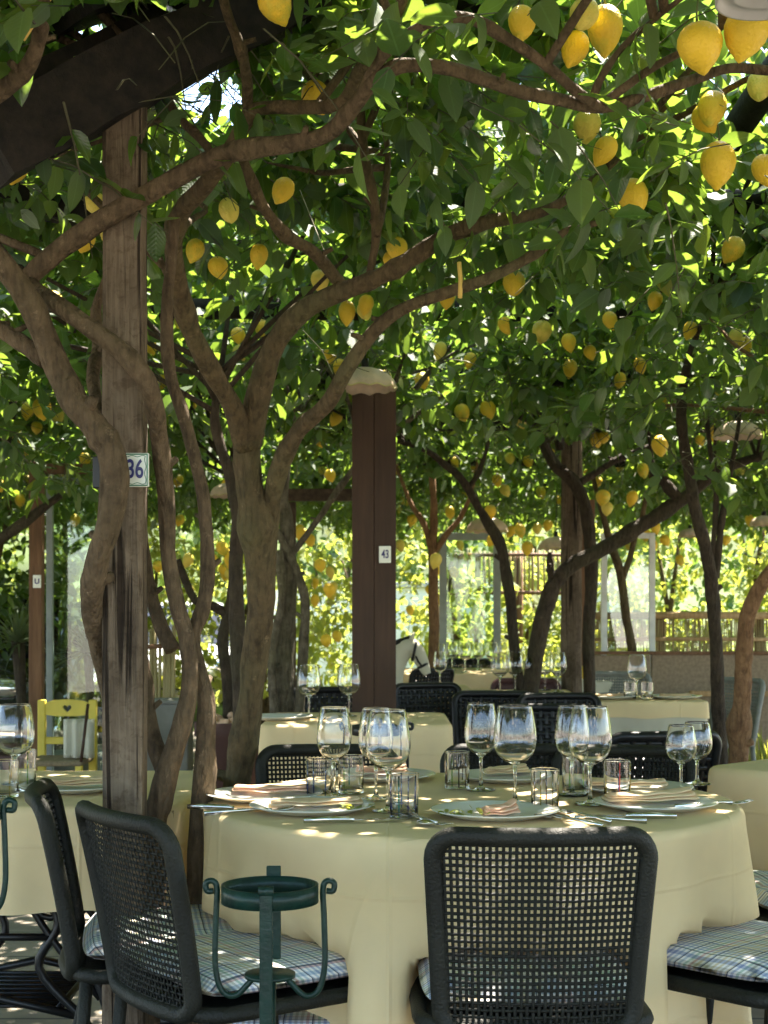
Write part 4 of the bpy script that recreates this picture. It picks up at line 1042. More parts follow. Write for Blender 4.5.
# ---- draped cloths
def drape(name, cx, cy, zt, rt, rc, label, mat='cloth', rot=0.0, fold=.05, ncorner=4, seats=(), seed=0, grp='cream tablecloths', hem_min=.02, soft=.02):
    """rt(a): table outline; rc(a): cloth reach; the difference hangs down, corners falling into cone folds"""
    mb = MB(); nT = 256; rr = random.Random(seed)
    ph = [rr.uniform(0, 6.28) for _ in range(4)]
    rings = []
    for q in (.0001, .35, .7, .93, 1.0): rings.append(('top', q))
    for q in (.25, .6, 1.0): rings.append(('edge', q))
    for q in [i/16 for i in range(1, 17)]: rings.append(('side', q))
    vs = []
    for kind, q in rings:
        for j in range(nT):
            a = 2*math.pi*j/nT; r0 = rt(a); L = max(.05, rc(a) - r0); L = min(L, zt - hem_min)
            if kind == 'top': r, z = (r0 - soft)*q, zt + .0015*noise.noise(Vector((math.cos(a)*q*4, math.sin(a)*q*4, seed)))
            else:
                if kind == 'edge':
                    b_ = R(90)*q; r = r0 - soft + soft*math.sin(b_); z = zt - soft*(1-math.cos(b_)); t = 0
                else:
                    t = q; d = (a + math.pi/4) % (math.pi/2) - math.pi/4       # angle from the nearest side's middle
                    c_ = math.pi/4 - abs(d)                                     # 0 at a cloth corner
                    cone = math.exp(-(c_/.15)**2) - .55*math.exp(-((c_-.33)/.13)**2) + .25*math.exp(-((c_-.60)/.1)**2)
                    wav = .35*math.sin(9*a + ph[0]) + .25*math.sin(14*a + ph[1] + 2*math.sin(a*2)) + .2*math.sin(23*a + ph[2])
                    r = r0 + fold*(t**.9)*1.3*cone*min(1.3, L/.5) + fold*.62*(t**.7)*wav*(1-.35*math.exp(-(c_/.3)**2)) + .006*t
                    z = zt - soft - (L-soft)*t - .004*math.sin(7*a)*t
            x, y = cx + r*math.cos(a+rot), cy + r*math.sin(a+rot)
            if kind == 'side':
                for (sx, sy, srz) in seats:                                      # the cloth is pushed in by a seat
                    lx, ly = x-sx, y-sy; c2, s2 = math.cos(-srz), math.sin(-srz); ux, uy = lx*c2-ly*s2, lx*s2+ly*c2
                    if abs(ux) < .235 and -.3 < uy < .235 and z < .515:
                        kx = min(1, (.235-abs(ux))/.05)*min(1, (.515-z)/.03)
                        uy2 = uy + (.235-uy)*kx; c3, s3 = math.cos(srz), math.sin(srz)
                        x, y = sx + ux*c3-uy2*s3, sy + ux*s3+uy2*c3
            vs.append((x, y, z))
    fs = []
    for i in range(len(rings)-1):
        for j in range(nT): fs.append((i*nT+j, i*nT+(j+1) % nT, (i+1)*nT+(j+1) % nT, (i+1)*nT+j))
    mb.add(vs, fs)
    o = mb.build(name, M[mat]); tag(o, label, 'tablecloth', grp); return o
def sq(h, rnd=8):
    return lambda a: h/((abs(math.cos(a))**rnd + abs(math.sin(a))**rnd)**(1/rnd))
TX, TY, TR = .212, 3.60, .648
def table(label, cx, cy, zt, kind, size, rz=0, mat='black', name='dining_table', legs=True):
    root = wempty(name, (cx, cy, 0)); tag(root, label, 'table')
    mb = MB()
    if kind == 'round': mb.lathe([(.001, zt-.03), (size, zt-.03), (size, zt-.006), (.001, zt-.006)], 48, (cx, cy, 0)); 
    else: mb.box((cx-size, cy-size, zt-.03), (cx+size, cy+size, zt-.006), 0, Matrix.Rotation(rz, 3, 'Z'), (cx, cy, zt))
    mb.build('tabletop', M['lightwood'], root)
    if kind == 'round':
        mb = MB(); mb.lathe([(.24,0),(.24,.02),(.05,.05),(.035,.10),(.035,zt-.03)], 20, (cx, cy, 0)); mb.build('pedestal', M[mat], root)
    elif legs:
        for i, j in ((-1,-1),(1,-1),(1,1),(-1,1)):
            v = Matrix.Rotation(rz, 3, 'Z') @ Vector((i*(size-.06), j*(size-.06), 0)); mb = MB()
            mb.tube([(cx+v.x, cy+v.y, zt-.03), (cx+v.x*1.03, cy+v.y*1.03, 0)], .018, 8); mb.build('leg', M[mat], root)
    return root
table('round table under the long cream cloth in the foreground', TX, TY, .745, 'round', TR-.012)
drape('tablecloth', TX, TY, .75, lambda a: TR, lambda a: min(1.13/max(abs(math.cos(a)), abs(math.sin(a))), 1.36), 'long cream cloth falling in folds from the round foreground table', rot=R(-90-20-45), fold=.062, seats=SEATS, seed=3)
# left table
lt = table('square table on black cast iron treadle legs at the left edge', -.93, 4.07, .722, 'square', .41, legs=False)
drape('tablecloth', -.93, 4.07, .728, sq(.43, 14), lambda a: sq(.43, 14)(a) + .26, 'cream cloth on the left table with the iron treadle base', fold=.025, seed=5)
def treadle(yy):
    mb = MB(); x0 = -1.0
    for sx in (-1, 1):
        mb.tube(smooth_path([(x0+sx*.10,yy,.70,0),(x0+sx*.08,yy,.52,0),(x0+sx*.15,yy,.40,0),(x0+sx*.10,yy,.28,0),(x0+sx*.22,yy,.14,0),(x0+sx*.30,yy,.02,0)],5)[:,:3], .012, 6)
        mb.tube(smooth_path([(x0+sx*.34,yy,.70,0),(x0+sx*.26,yy,.55,0),(x0+sx*.17,yy,.42,0),(x0+sx*.24,yy,.28,0),(x0+sx*.33,yy,.02,0)],5)[:,:3], .014, 6)
        mb.tube(smooth_path([(x0+sx*.02,yy,.54,0),(x0+sx*.13,yy,.36,0),(x0+sx*.26,yy,.20,0)],5)[:,:3], .010, 6)
        c = Vector((x0+sx*.13, yy, .47)); mb.tube([c + Vector((.05*math.cos(a), 0, .06*math.sin(a))) for a in [i*math.pi/8 for i in range(16)]], .009, 6, 0, True, up=(0,1,0))
        mb.tube([(x0+sx*.33,yy,.02),(x0+sx*.42,yy,.02)], .016, 6)
    mb.tube([(x0-.22,yy,.15),(x0,yy,.20),(x0+.22,yy,.15)], .012, 6); mb.tube([(x0-.36,yy,.705),(x0+.36,yy,.705)], .014, 6)
    mb.tube([(x0-.13,yy,.36),(x0+.13,yy,.36)], .010, 6)
    return mb
for yy in (3.86, 4.30): treadle(yy).build('treadle_frame', M['black'], lt)
mb = MB(); mb.tube([(-1.15,3.86,.17),(-1.15,4.30,.17)], .01, 6); mb.tube([(-.85,3.86,.17),(-.85,4.30,.17)], .01, 6)
for i in range(9): y_ = 3.90+i*.045; mb.tube([(-1.15,y_,.17),(-.85,y_,.17)], .006, 5)
mb.build('treadle_plate', M['black'], lt)
# back table, right table, small right table, far tables
table('square table under cream cloth behind the left wine glasses', -.115, 6.45, .745, 'square', .37)
drape('tablecloth', -.115, 6.45, .75, sq(.40, 16), lambda a: sq(.40, 16)(a) + .30, 'cream cloth on the back table beside the brown column', fold=.02, seed=6)
table('table turned cornerwise at the right edge', 1.50, 4.40, .745, 'square', .37, R(45))
drape('tablecloth', 1.50, 4.40, .75, sq(.395, 16), lambda a: sq(.395, 16)(a) + .29, 'cream cloth with one corner towards us at the right edge', rot=R(45), fold=.02, seed=7)
table('small square table with black legs at centre right', 1.36, 7.95, .745, 'square', .29)
drape('tablecloth', 1.36, 7.95, .748, sq(.315, 18), lambda a: sq(.315, 18)(a) + .17, 'white undercloth hanging from the small right table', 'cloth2', fold=.008, seed=8)
drape('tablecloth', 1.36, 7.95, .754, sq(.322, 18), lambda a: sq(.322, 18)(a) + .085, 'short cream overcloth on the small right table', fold=.004, seed=9, soft=.012)
table('square table half hidden behind the brown column', .16, 9.2, .745, 'square', .36)
drape('tablecloth', .16, 9.2, .75, sq(.385, 16), lambda a: sq(.385, 16)(a) + .3, 'cream cloth showing between the brown column and the black chair', fold=.02, seed=10)
table('long set of far tables in the sunlit middle distance', .55, 12.0, .745, 'square', .55)
drape('tablecloth', .55, 12.0, .75, sq(.58, 16), lambda a: sq(.58, 16)(a) + .3, 'pale cloth on the far sunlit table', fold=.02, seed=11)
table('square table beside the leaning dark trunk', .75, 8.6, .745, 'square', .34)
drape('tablecloth', .75, 8.6, .75, sq(.36, 16), lambda a: sq(.36, 16)(a) + .3, 'peach cream cloth left of the leaning dark trunk', fold=.02, seed=12)
table('narrow table with white top by the round wooden post', 1.42, 10.4, .745, 'square', .28)
drape('tablecloth', 1.42, 10.4, .75, sq(.30, 16), lambda a: sq(.30, 16)(a) + .08, 'short white cloth on the narrow table by the round post', 'cloth2', fold=.004, seed=13)

# ------------------------------------------------------------------ tableware
def lathe_obj(name, prof, mat, n=32): mb = MB(); mb.lathe(prof, n); return mb.build(name, M[mat])
def wine_prof(h, rb, th=.0011):
    out = [(.0005,0),(.036,.0),(.0375,.0012),(.034,.003),(.012,.0055),(.0055,.011),(.004,.025),(.0038,h*.30),(.0045,h*.375),(.010,h*.405),
           (rb*.55,h*.44),(rb*.82,h*.50),(rb*.96,h*.57),(rb,h*.64),(rb*.975,h*.74),(rb*.90,h*.86),(rb*.80,h*.97),(rb*.775,h)]
    inn = [(r-th, z) for r, z in out[:10:-1]]; out = out[:-1] + [(rb*.780, h-.0035), (rb*.776, h-.0008), (rb*.773, h)]; inn = [(rb*.773-th*.75, h), (rb*.776-th, h-.0008), (rb*.780-th, h-.0035)] + inn[1:] + [(rb*.5, h*.447), (rb*.25, h*.425), (.0005, h*.42)]
    return out + inn
wg_big = lathe_obj('wine_glass', wine_prof(.232, .052), 'glass'); wg_mid = lathe_obj('wine_glass', wine_prof(.222, .043), 'glass'); wg_small = lathe_obj('wine_glass', wine_prof(.165, .040), 'glass')
def tumbler(stripes, h=.095, r=.034):
    mb = MB(); w0 = r*.96
    mb.lathe([(.0005,0),(r*.5,0),(r*.90,0),(r*.945,.0004),(w0,.0025),(w0+r*.001,.005),(w0+r*.02,h*.5),(r,h-.002),(r,h-.0006),(r-.0005,h),(r-.0013,h),(r-.0018,h-.0006),(r-.0018,h-.002),(w0+r*.02-.002,h*.5),(w0-.0022,.014),(w0-.004,.0118),(r*.80,.0108),(r*.4,.0105),(.0005,.0105)], 40)
    mats = [M['glass']]
    for i, (deg, mt, wd) in enumerate(stripes):
        if M[mt] not in mats: mats.append(M[mt])
        a = R(deg); pts_ = [(math.cos(a)*(r*.96+.0016+(r*.04)*t), math.sin(a)*(r*.96+.0016+r*.04*t), .004+(h-.008)*t) for t in (0, .3, .6, 1)]
        mb.tube(pts_, wd*.62, 6, mats.index(M[mt]), flat=.5)
    return mb, mats
def put1(o, p, label, cat, group=None, rz=0, first=[], scale=1.0, rot=None):
    c = o
    if o in first: c = o.copy(); col.objects.link(c)
    first.append(o); c.location = p; c.rotation_euler = rot or (0, 0, rz); c.scale = (scale,)*3
    for k in ('label', 'category', 'group'):
        if k in c: del c[k]
    return tag(c, label, cat, group)
ZT = .752
for o, px, py, lb in ((wg_mid, 334, 797, 'wine glass leftmost on the round table, behind the knife'),
                      (wg_mid, 376, 799, 'wine glass just behind the left glass with the wide bowl'),
                      (wg_big, 388, 811, 'wide wine glass beside the blue and teal striped tumbler'),
                      (wg_mid, 481, 790, 'narrower wine glass left of the big centre glass on the round table'),
                      (wg_big, 515, 803, 'big wine glass standing at the centre of the round table above the folded pink napkin'),
                      (wg_mid, 572, 795, 'wine glass half hidden behind the right wide glass'),
                      (wg_big, 590, 804, 'wide wine glass left of the red striped tumbler'),
                      (wg_small, 681, 789, 'short wine glass at the back right of the round table'),
                      (wg_small, 697, 784, 'short wine glass rightmost on the round table, partly behind its twin')):
    put1(o, T(px, py, ZT), lb, 'wine glass', 'glasses on the round table')
def tum(px, py, stripes, lb, h=.095, r=.033):
    mb, mats = tumbler(stripes, h, r); o = mb.build('tumbler', mats); o.location = T(px, py, ZT); tag(o, lb, 'tumbler', 'striped tumblers')
tum(319, 797, [(250,'g_navy',.0022),(300,'g_blue',.002),(215,'g_blue',.002),(60,'g_navy',.002),(120,'g_teal',.002)], 'clear tumbler with thin navy stripes at the left of the round table')
tum(351, 793, [(240,'g_green',.002),(310,'g_clear2',.002),(100,'g_teal',.0025)], 'clear tumbler with green tinted base behind the leftmost wine glass')
tum(404, 817, [(212,'g_navy',.0026),(250,'g_teal',.003),(285,'g_navy',.0022),(318,'g_navy',.002),(235,'g_clear2',.002),(40,'g_blue',.002),(100,'g_blue',.003)], 'tumbler with blue and teal stripes at the front of the round table', .098, .033)
tum(457, 788, [(215,'g_brown',.0028),(245,'g_green',.0022),(275,'g_brown',.003),(310,'g_brown',.0028),(60,'g_brown',.0025)], 'dark brown striped tumbler at the back centre of the round table')
tum(545, 810, [(220,'g_brown',.0018),(247,'g_yellow',.0022),(270,'g_brown',.0016),(295,'g_brown',.0018),(325,'g_yellow',.002),(80,'g_brown',.002)], 'clear tumbler with fine brown stripes right of the centre glass')
tum(575, 793, [(240,'g_green',.003),(300,'g_green',.0025),(90,'g_yellow',.003)], 'greenish tumbler half hidden behind the right wine glasses')
tum(617, 799, [(268,'g_navy',.0026),(272,'g_red',.0018),(330,'g_yellow',.002),(210,'g_yellow',.002)], 'tumbler with one black and red stripe at the right of the round table')

# plates, napkins
def plate_obj():
    mb = MB(); mb.lathe([(.001,.004),(.088,.004),(.096,.0065),(.118,.0125),(.140,.017),(.143,.0172),(.1435,.0158),(.137,.0132),(.100,.0015),(.092,0),(.001,0)], 56); return mb.build('plate', M['plate'])
pl = plate_obj(); PZ = ZT
for px, py, lb in ((495, 816, 'plate at the front of the round table with a pink napkin and green leaf'),
                   (312, 811, 'plate at the front left of the round table with a cream napkin'),
                   (264, 799, 'plate at the far left of the round table with a sunlit pink napkin'),
                   (655, 808, 'plate at the right of the round table with a long peach napkin'),
                   (636, 792, 'plate at the back right of the round table behind the red striped tumbler'),
                   (506, 780, 'plate at the back of the round table behind the centre wine glass'),
                   (383, 779, 'plate at the back left of the round table behind the wide glass')):
    put1(pl, T(px, py, ZT), lb, 'plate', 'plates on the round table', rz=random.uniform(0, 6))
def napkin(px, py, L, W, rz, mat, label, layers=3, z0=ZT+.016, curl=.012, at=None):
    """a long loosely folded cloth: stacked rounded layers that fan out at one end"""
    mb = MB(); n = 14; p0 = T(px, py, ZT) if at is None else Vector(at)
    for k in range(layers):
        vs = []; zz = k*.0062
        for i in range(n+1):
            t = i/n; x = (t-.5)*L*(1 - .05*k); w_ = W*(1 - .10*k)*(.72 + .28*math.sin(math.pi*min(1, t*1.25+.1)) + .10*t*t)
            for (fy, fz) in ((-1, 0), (-1.03, .0024), (-.9, .0052), (-.3, .0068 + .002*math.sin(t*9+k)), (.3, .0066), (.9, .005), (1.03, .0024), (1, 0)):
                y = fy*w_/2 + .005*k*math.sin(t*5+k*2) + (.01*k*(t-.5)); z = zz + fz + curl*max(0, t-.72)**1.2*(k+1)*.7 + .0015*math.sin(t*13 + fy*2 + k)
                vs.append((x, y, z))
        fs = []
        for i in range(n):
            for j in range(8): fs.append((i*8+j, i*8+(j+1) % 8, (i+1)*8+(j+1) % 8, (i+1)*8+j))
        fs.append(tuple(range(7, -1, -1))); fs.append(tuple(n*8+j for j in range(8)))
        mb.add(vs, fs)
    o = mb.build('napkin', M[mat], None, 0, 1); o.location = (p0.x, p0.y, z0 if at is None else p0.z); o.rotation_euler = (0, 0, rz); tag(o, label, 'napkin', 'folded napkins'); return o
napkin(500, 816, .085, .075, R(8), 'napkin_pink', 'short folded pink and white napkin on the front plate', 3, ZT+.006, .03)
napkin(316, 809, .22, .075, R(6), 'napkin', 'long cream napkin on the front left plate', 2, ZT+.012)
napkin(272, 796, .20, .07, R(-6), 'napkin_pink', 'thick pink napkin catching the sun on the far left plate', 2, ZT+.014)
napkin(650, 805, .23, .08, R(5), 'napkin', 'long rolled peach napkin on the right plate', 3, ZT+.013, .02)
napkin(625, 790, .22, .07, R(-4), 'napkin', 'cream napkin on the back right plate', 2, ZT+.013)
napkin(507, 777, .13, .06, R(12), 'napkin', 'small cream napkin on the back plate', 3, ZT+.012)
napkin(383, 777, .14, .06, R(-12), 'napkin_pink', 'peach napkin on the back left plate behind the wide glass', 3, ZT+.012)
# a sprig of herb on two plates
def herb(px, py, label):
    q = T(px, py, ZT+.012); N = 22
    b = np.array([[q.x, q.y, ZT+.008]])*np.ones((N, 1)) + rng.normal(0, 1, (N, 3))*np.array([.022, .014, .003]); b[:, 2] = np.abs(b[:, 2]-ZT-.008)+ZT+.008
    a = rng.uniform(0, 6.28, N); ax = np.stack([np.cos(a), np.sin(a), rng.uniform(0, .6, N)], 1)
    v, f, r_ = leaf_arrays(b, ax, np.array([[0,0,1.0]])+rng.normal(0,.4,(N,3)), np.full(N, .02), np.full(N, .011), rng.random(N), False)
    o = mesh_np('herb_sprig', [(v, f, r_, 0)], [M['leaf_far']]); tag(o, label, 'herb')
herb(462, 813, 'small green herb leaves on the front plate beside the pink napkin')
herb(356, 807, 'small green leaves at the end of the cream napkin on the front left plate')

# cutlery (laid along local x)
def knife():
    mb = MB(); mb.tube([(-.105,0,.006),(-.06,0,.007),(-.01,0,.006),(.005,0,.005)], [.0055,.0075,.0065,.004], 10, 0, flat=.75, up=(0,0,1))
    mb.add([(.0,-.006,.004),(.10,-.008,.003),(.118,.002,.003),(.10,.009,.003),(.0,.006,.004),(.0,-.006,.0055),(.10,-.008,.0042),(.118,.002,.004),(.10,.009,.0042),(.0,.006,.0055)],
           [(4,3,2,1,0),(5,6,7,8,9),(0,1,6,5),(1,2,7,6),(2,3,8,7),(3,4,9,8),(4,0,5,9)], 0, False); return mb.build('knife', M['steel'])
def fork():
    mb = MB(); mb.tube([(-.10,0,.003),(-.03,0,.006),(.03,0,.008),(.055,0,.005)], [.006,.0042,.0032,.0045], 8, 0, flat=.6, up=(0,0,1))
    mb.tube([(.052,0,.005),(.062,0,.0035),(.072,0,.004)], [.006,.0115,.0115], 10, 0, flat=1, up=(0,0,1)); 
    for i in range(len(mb.v)-30, len(mb.v)): x, y, z = mb.v[i]; mb.v[i] = (x, y, .0045+(z-.0045)*.14)
    for k in range(4): y = (k-1.5)*.0062; mb.tube([(.070,y,.0045),(.09,y,.006),(.108,y*.9,.010)], [.0019,.0017,.0009], 6)
    return mb.build('fork', M['steel'])
def spoon():
    mb = MB(); mb.tube([(-.10,0,.004),(-.03,0,.007),(.03,0,.009),(.06,0,.006)], [.006,.0042,.0032,.005], 8, 0, flat=.6, up=(0,0,1))
    mb.sphere((.083,0,.005), 1, 14, 8, 0, .030, .019, .004); return mb.build('spoon', M['steel'])
kn, fk, sp_ = knife(), fork(), spoon()
GCU = 'cutlery on the round table'
for o, px, py, rz, lb, ct in ((kn, 352, 822, 12, 'steel knife at the front left of the round table', 'knife'), (fk, 424, 822, -62, 'fork with its tines towards us beside the blue striped tumbler', 'fork'),
    (sp_, 416, 819, -78, 'spoon lying against the fork by the blue striped tumbler', 'spoon'), (kn, 232, 810, -8, 'knife at the left rim of the round table', 'knife'), (fk, 248, 813, 18, 'fork at the left rim of the round table, beside the knife', 'fork'),
    (fk, 600, 821, 168, 'fork in front of the right plate', 'fork'), (sp_, 570, 822, 125, 'spoon right of the front plate, near the chair top', 'spoon'), (sp_, 583, 818, 118, 'spoon nearest the fine brown striped tumbler', 'spoon'), (fk, 712, 806, 20, 'fork at the right rim of the round table', 'fork'), (kn, 628, 818, 172, 'knife in front of the right plate', 'knife')):
    put1(o, T(px, py, ZT+.001), lb, ct, GCU, R(rz))

# the other tables' settings
for px, py, z, o, lb in ((308, 719, .752, wg_big, 'wine glass at left on the back cream table'), (349, 716, .752, wg_big, 'wine glass at right on the back cream table, before the brown column')):
    p = T(px, py, z); put1(o, (p.x, 6.45 + (0 if px < 320 else .1), .752), lb, 'wine glass', 'glasses on the farther tables')
p = P(15, 0, 3.95); put1(wg_big, (p.x, 3.95, .730), 'wine glass on the left table at the picture edge', 'wine glass', 'glasses on the farther tables')
mb, mats = tumbler([(250,'g_teal',.003),(300,'g_yellow',.0025)], .095, .033); o = mb.build('tumbler', mats); o.location = (P(8,0,3.85).x, 3.83, .730); tag(o, 'small tumbler with a turquoise stripe on the left table', 'tumbler')
mb, mats = tumbler([(230,'g_yellow',.003),(300,'g_green',.0025)], .105, .034); o = mb.build('tumbler', mats); o.location = (P(22,0,4.0).x, 4.02, .730); tag(o, 'yellowish tumbler behind the turquoise one on the left table', 'tumbler')
p = P(72, 0, 3.95); put1(pl, (p.x, 3.97, .730), 'plate on the left table with a rolled cream napkin', 'plate'); napkin(0, 0, .20, .075, R(6), 'napkin', 'rolled cream napkin on the plate of the left table', 3, at=(p.x+.01, 3.97, .745))
p = P(280, 0, 6.4); put1(pl, (p.x, 6.36, .752), 'plate on the back cream table', 'plate')
p = P(637, 0, 7.9); put1(wg_big, (p.x, 7.9, .757), 'single wine glass on the small right table', 'wine glass', 'glasses on the farther tables')
for px, lb in ((630, 'tumbler left of the pair on the small right table'), (647, 'tumbler right of the pair on the small right table')):
    mb, mats = tumbler([(270,'g_clear2',.002)], .09, .033); o = mb.build('tumbler', mats); o.location = (P(px,0,7.8).x, 7.80, .757); tag(o, lb, 'tumbler')
for px, lb in ((610, 'plate at left on the small right table'), (675, 'plate at right on the small right table')):
    p = P(px, 0, 7.85); put1(pl, (p.x, 7.85, .757), lb, 'plate'); napkin(0, 0, .17, .07, R(4), 'napkin', lb.replace('plate', 'cream napkin on the plate'), 2, at=(p.x, 7.84, .770))
far = 'glasses on the far sunlit tables'
for i, (px, Y) in enumerate(((440,11.7),(452,12.0),(465,11.6),(478,12.1),(492,11.7),(505,12.1),(520,11.8),(500,8.5),(515,8.7),(532,8.5),(545,8.8),(558,8.6),(440,9.2),(570,10.3))):
    put1(wg_big if i % 3 else wg_mid, ((px-CX)*Y/F, Y, .752), 'wine glass among many on the tables in the sunlit middle distance', 'wine glass', far)
o = put1(bpy.data.objects.new('lemon', LEMON[0]), ((585-CX)*10.35/F, 10.35, .80), 'single yellow lemon on the narrow white table by the round post', 'lemon'); col.objects.link(o) if o.name not in col.objects else None

# ------------------------------------------------------------------ wine cooler stands
def stand(name, x, y, zr, mat, rz=0):
    root = wempty(name, (x, y, 0)); r = .088; c = Vector((x, y, zr))
    mb = MB(); prof = [(r, zr-.016), (r, zr+.016), (r-.005, zr+.016), (r-.005, zr-.016)]
    mb.lathe(prof, 48, (x, y, 0), 0, True); mb.build('ring', M[mat], root)
    mb = MB(); mb.box((x-.0115, y-r-.006, .10), (x+.0115, y-r+.002, zr+.024)); mb.build('front_bar', M[mat], root, bevel=.002)
    mb = MB(); mb.box((x-.0135, y+r-.002, zr-.14), (x+.0135, y+r+.006, zr+.034)); mb.build('rear_bar', M[mat], root, bevel=.002)
    mb = MB(); mb.tube([(x-.013, y-r-.002, zr+.020), (x+.013, y-r-.002, zr+.020)], .009, 10); mb.build('scroll', M[mat], root)
    for sx in (-1, 1):
        mb = MB(); xx = x + sx*(r+.010)
        path = [(xx+sx*.004, y, zr+.004, 0), (xx+sx*.016, y, zr+.004, 0), (xx+sx*.018, y, zr+.018, 0), (xx+sx*.006, y, zr+.022, 0), (xx-sx*.002, y, zr+.008, 0), (xx, y, zr-.05, 0), (xx+sx*.001, y, zr-.13, 0), (xx-sx*.010, y, zr-.175, 0), (xx-sx*.034, y, zr-.186, 0), (xx-sx*.058, y, zr-.165, 0), (xx-sx*.07, y, zr-.150, 0)]
        mb.tube(smooth_path(path, 5)[:, :3], .0055, 8); mb.build('hook_rod', M[mat], root)
    mb = MB(); mb.lathe([(.001, zr-.152), (.046, zr-.152), (.046, zr-.145), (.001, zr-.145)], 28, (x, y, 0)); mb.build('rest_plate', M[mat], root)
    mb = MB(); mb.tube([(x, y, zr-.15), (x, y, .12)], .011, 10); mb.build('pole', M[mat], root)
    for k in range(3):
        a = R(90 + 120*k); mb = MB(); mb.tube(smooth_path([(x, y, .16, 0), (x+.07*math.cos(a), y+.07*math.sin(a), .13, 0), (x+.15*math.cos(a), y+.15*math.sin(a), .03, 0), (x+.19*math.cos(a), y+.19*math.sin(a), .006, 0)], 4)[:, :3], .008, 8); mb.build('leg', M[mat], root)
    return root
Ys = 2.68; p = P(270, 893, Ys)
tag(stand('cooler_stand', p.x, Ys, p.z, 'green_metal'), 'dark green iron wine cooler stand with scrolled hooks in front of the lower left chair', 'wine cooler stand')
p = P(-48, 812, 2.75); tag(stand('cooler_stand', p.x, 2.75, p.z, 'green_metal'), 'dark green iron stand cut by the left edge of the picture', 'wine cooler stand')
p = P(378, 730, 5.0); tag(stand('cooler_stand', p.x, 5.0, p.z, 'black'), 'black iron stand in the shade behind the round table', 'wine cooler stand')

# low stool with checked seat under the lower left chair
st = wempty('low_stool', (-.12, 3.50, 0)); tag(st, 'low stool with coarse checked cover seen under the lower left chair', 'stool')
mb = MB(); mb.box((-.34, 3.28, .24), (.10, 3.68, .30)); mb.build('seat', M['gingham2'], st, bevel=.015)
for i, j in ((-.30,3.32),(.06,3.32),(-.30,3.64),(.06,3.64)):
    mb = MB(); mb.tube([(i,j,.25),(i,j,0)], .014, 8); mb.build('leg', M['black'], st)

# yellow chair with a heart cut-out
def yellow_chair():
    Y = 7.9; xl, xr = P(42,0,Y).x, P(93,0,Y).x; root = wempty('wooden_chair', ((xl+xr)/2, Y, 0)); tag(root, 'small yellow painted wooden chair with a heart shaped hole in its top rail', 'chair')
    zt = P(0,702,Y).z; hw = .021
    for x in (xl, xr):
        mb = MB(); mb.box((x-hw, Y-.018, 0), (x+hw, Y+.018, zt+.012)); mb.build('back_post', M['yellow'], root, bevel=.006)
    for x in (xl+.01, xr-.01):
        mb = MB(); mb.box((x-.018, Y-.33, 0), (x+.018, Y-.295, .43)); mb.build('front_leg', M['yellow'], root, bevel=.005)
    # top rail with the heart hole
    z0, z1 = P(0,716,Y).z, P(0,702,Y).z; xm = (xl+xr)/2; n = 48; inner = []
    for i in range(n):
        t = 2*math.pi*i/n; hx = 16*math.sin(t)**3; hz = 13*math.cos(t)-5*math.cos(2*t)-2*math.cos(3*t)-math.cos(4*t); inner.append((xm + hx*.00145, (z0+z1)/2 + .004 + hz*.00145))
    outer = []
    for (hx, hz) in inner:
        dx, dz = hx-xm, hz-(z0+z1)/2; a = math.atan2(dz, dx); hw_, hh = (xr-xl)/2-hw-.001, (z1-z0)/2
        k = min(hw_/max(1e-6, abs(math.cos(a))), hh/max(1e-6, abs(math.sin(a)))); ox, oz = xm + k*math.cos(a), (z0+z1)/2 + k*math.sin(a)
        if oz > (z0+z1)/2 + hh*.9: oz += .014*(1-((ox-xm)/hw_)**2)
        outer.append((ox, oz))
    vs = [(x, Y-.012, z) for x, z in inner] + [(x, Y-.012, z) for x, z in outer] + [(x, Y+.012, z) for x, z in inner] + [(x, Y+.012, z) for x, z in outer]; fs = []
    for i in range(n):
        j = (i+1) % n; fs += [(i, n+i, n+j, j), (2*n+j, 3*n+j, 3*n+i, 2*n+i), (i, j, 2*n+j, 2*n+i), (n+j, n+i, 3*n+i, 3*n+j)]
    mb = MB(); mb.add(vs, fs, 0, False); mb.build('top_rail', M['yellow'], root)
    mb = MB(); mb.box((xl+hw, Y-.012, P(0,744,Y).z), (xr-hw, Y+.012, P(0,737,Y).z)); mb.build('back_rail', M['yellow'], root, bevel=.004)
    mb = MB(); mb.box((xl-.01, Y-.34, .425), (xr+.01, Y-.02, .455)); mb.build('seat', M['straw'], root, bevel=.012)
    mb = MB(); mb.box((xl, Y-.32, .20), (xl+.02, Y, .225)); mb.box((xr-.02, Y-.32, .20), (xr, Y, .225)); mb.box((xl+.02, Y-.17, .20), (xr-.02, Y-.15, .225)); mb.build('stretcher', M['yellow'], root)
yellow_chair()
mb = MB(); p = P(78, 735, 7.6); vs = []
for j in range(9):
    for i in range(9): vs.append((p.x-.07+.14*i/8, 7.66+.02*math.sin(i*1.7)+.01*noise.noise(Vector((i,j,0))), .46+.20*j/8))
fs = [(j*9+i, j*9+i+1, (j+1)*9+i+1, (j+1)*9+i) for j in range(8) for i in range(8)]
mb.add(vs, fs); o = mb.build('folded_cloth', M['cloth2']); sm = o.modifiers.new('s', 'SOLIDIFY'); sm.thickness = .03; tag(o, 'off white cloth leaning on the yellow chair seat', 'cloth')
mb = MB(); mb.tube([P(88,704,7.6), P(81,762,7.5)], .008, 8); o = mb.build('walking_stick', M['column']); tag(o, 'thin dark stick leaning across the yellow chair', 'stick')

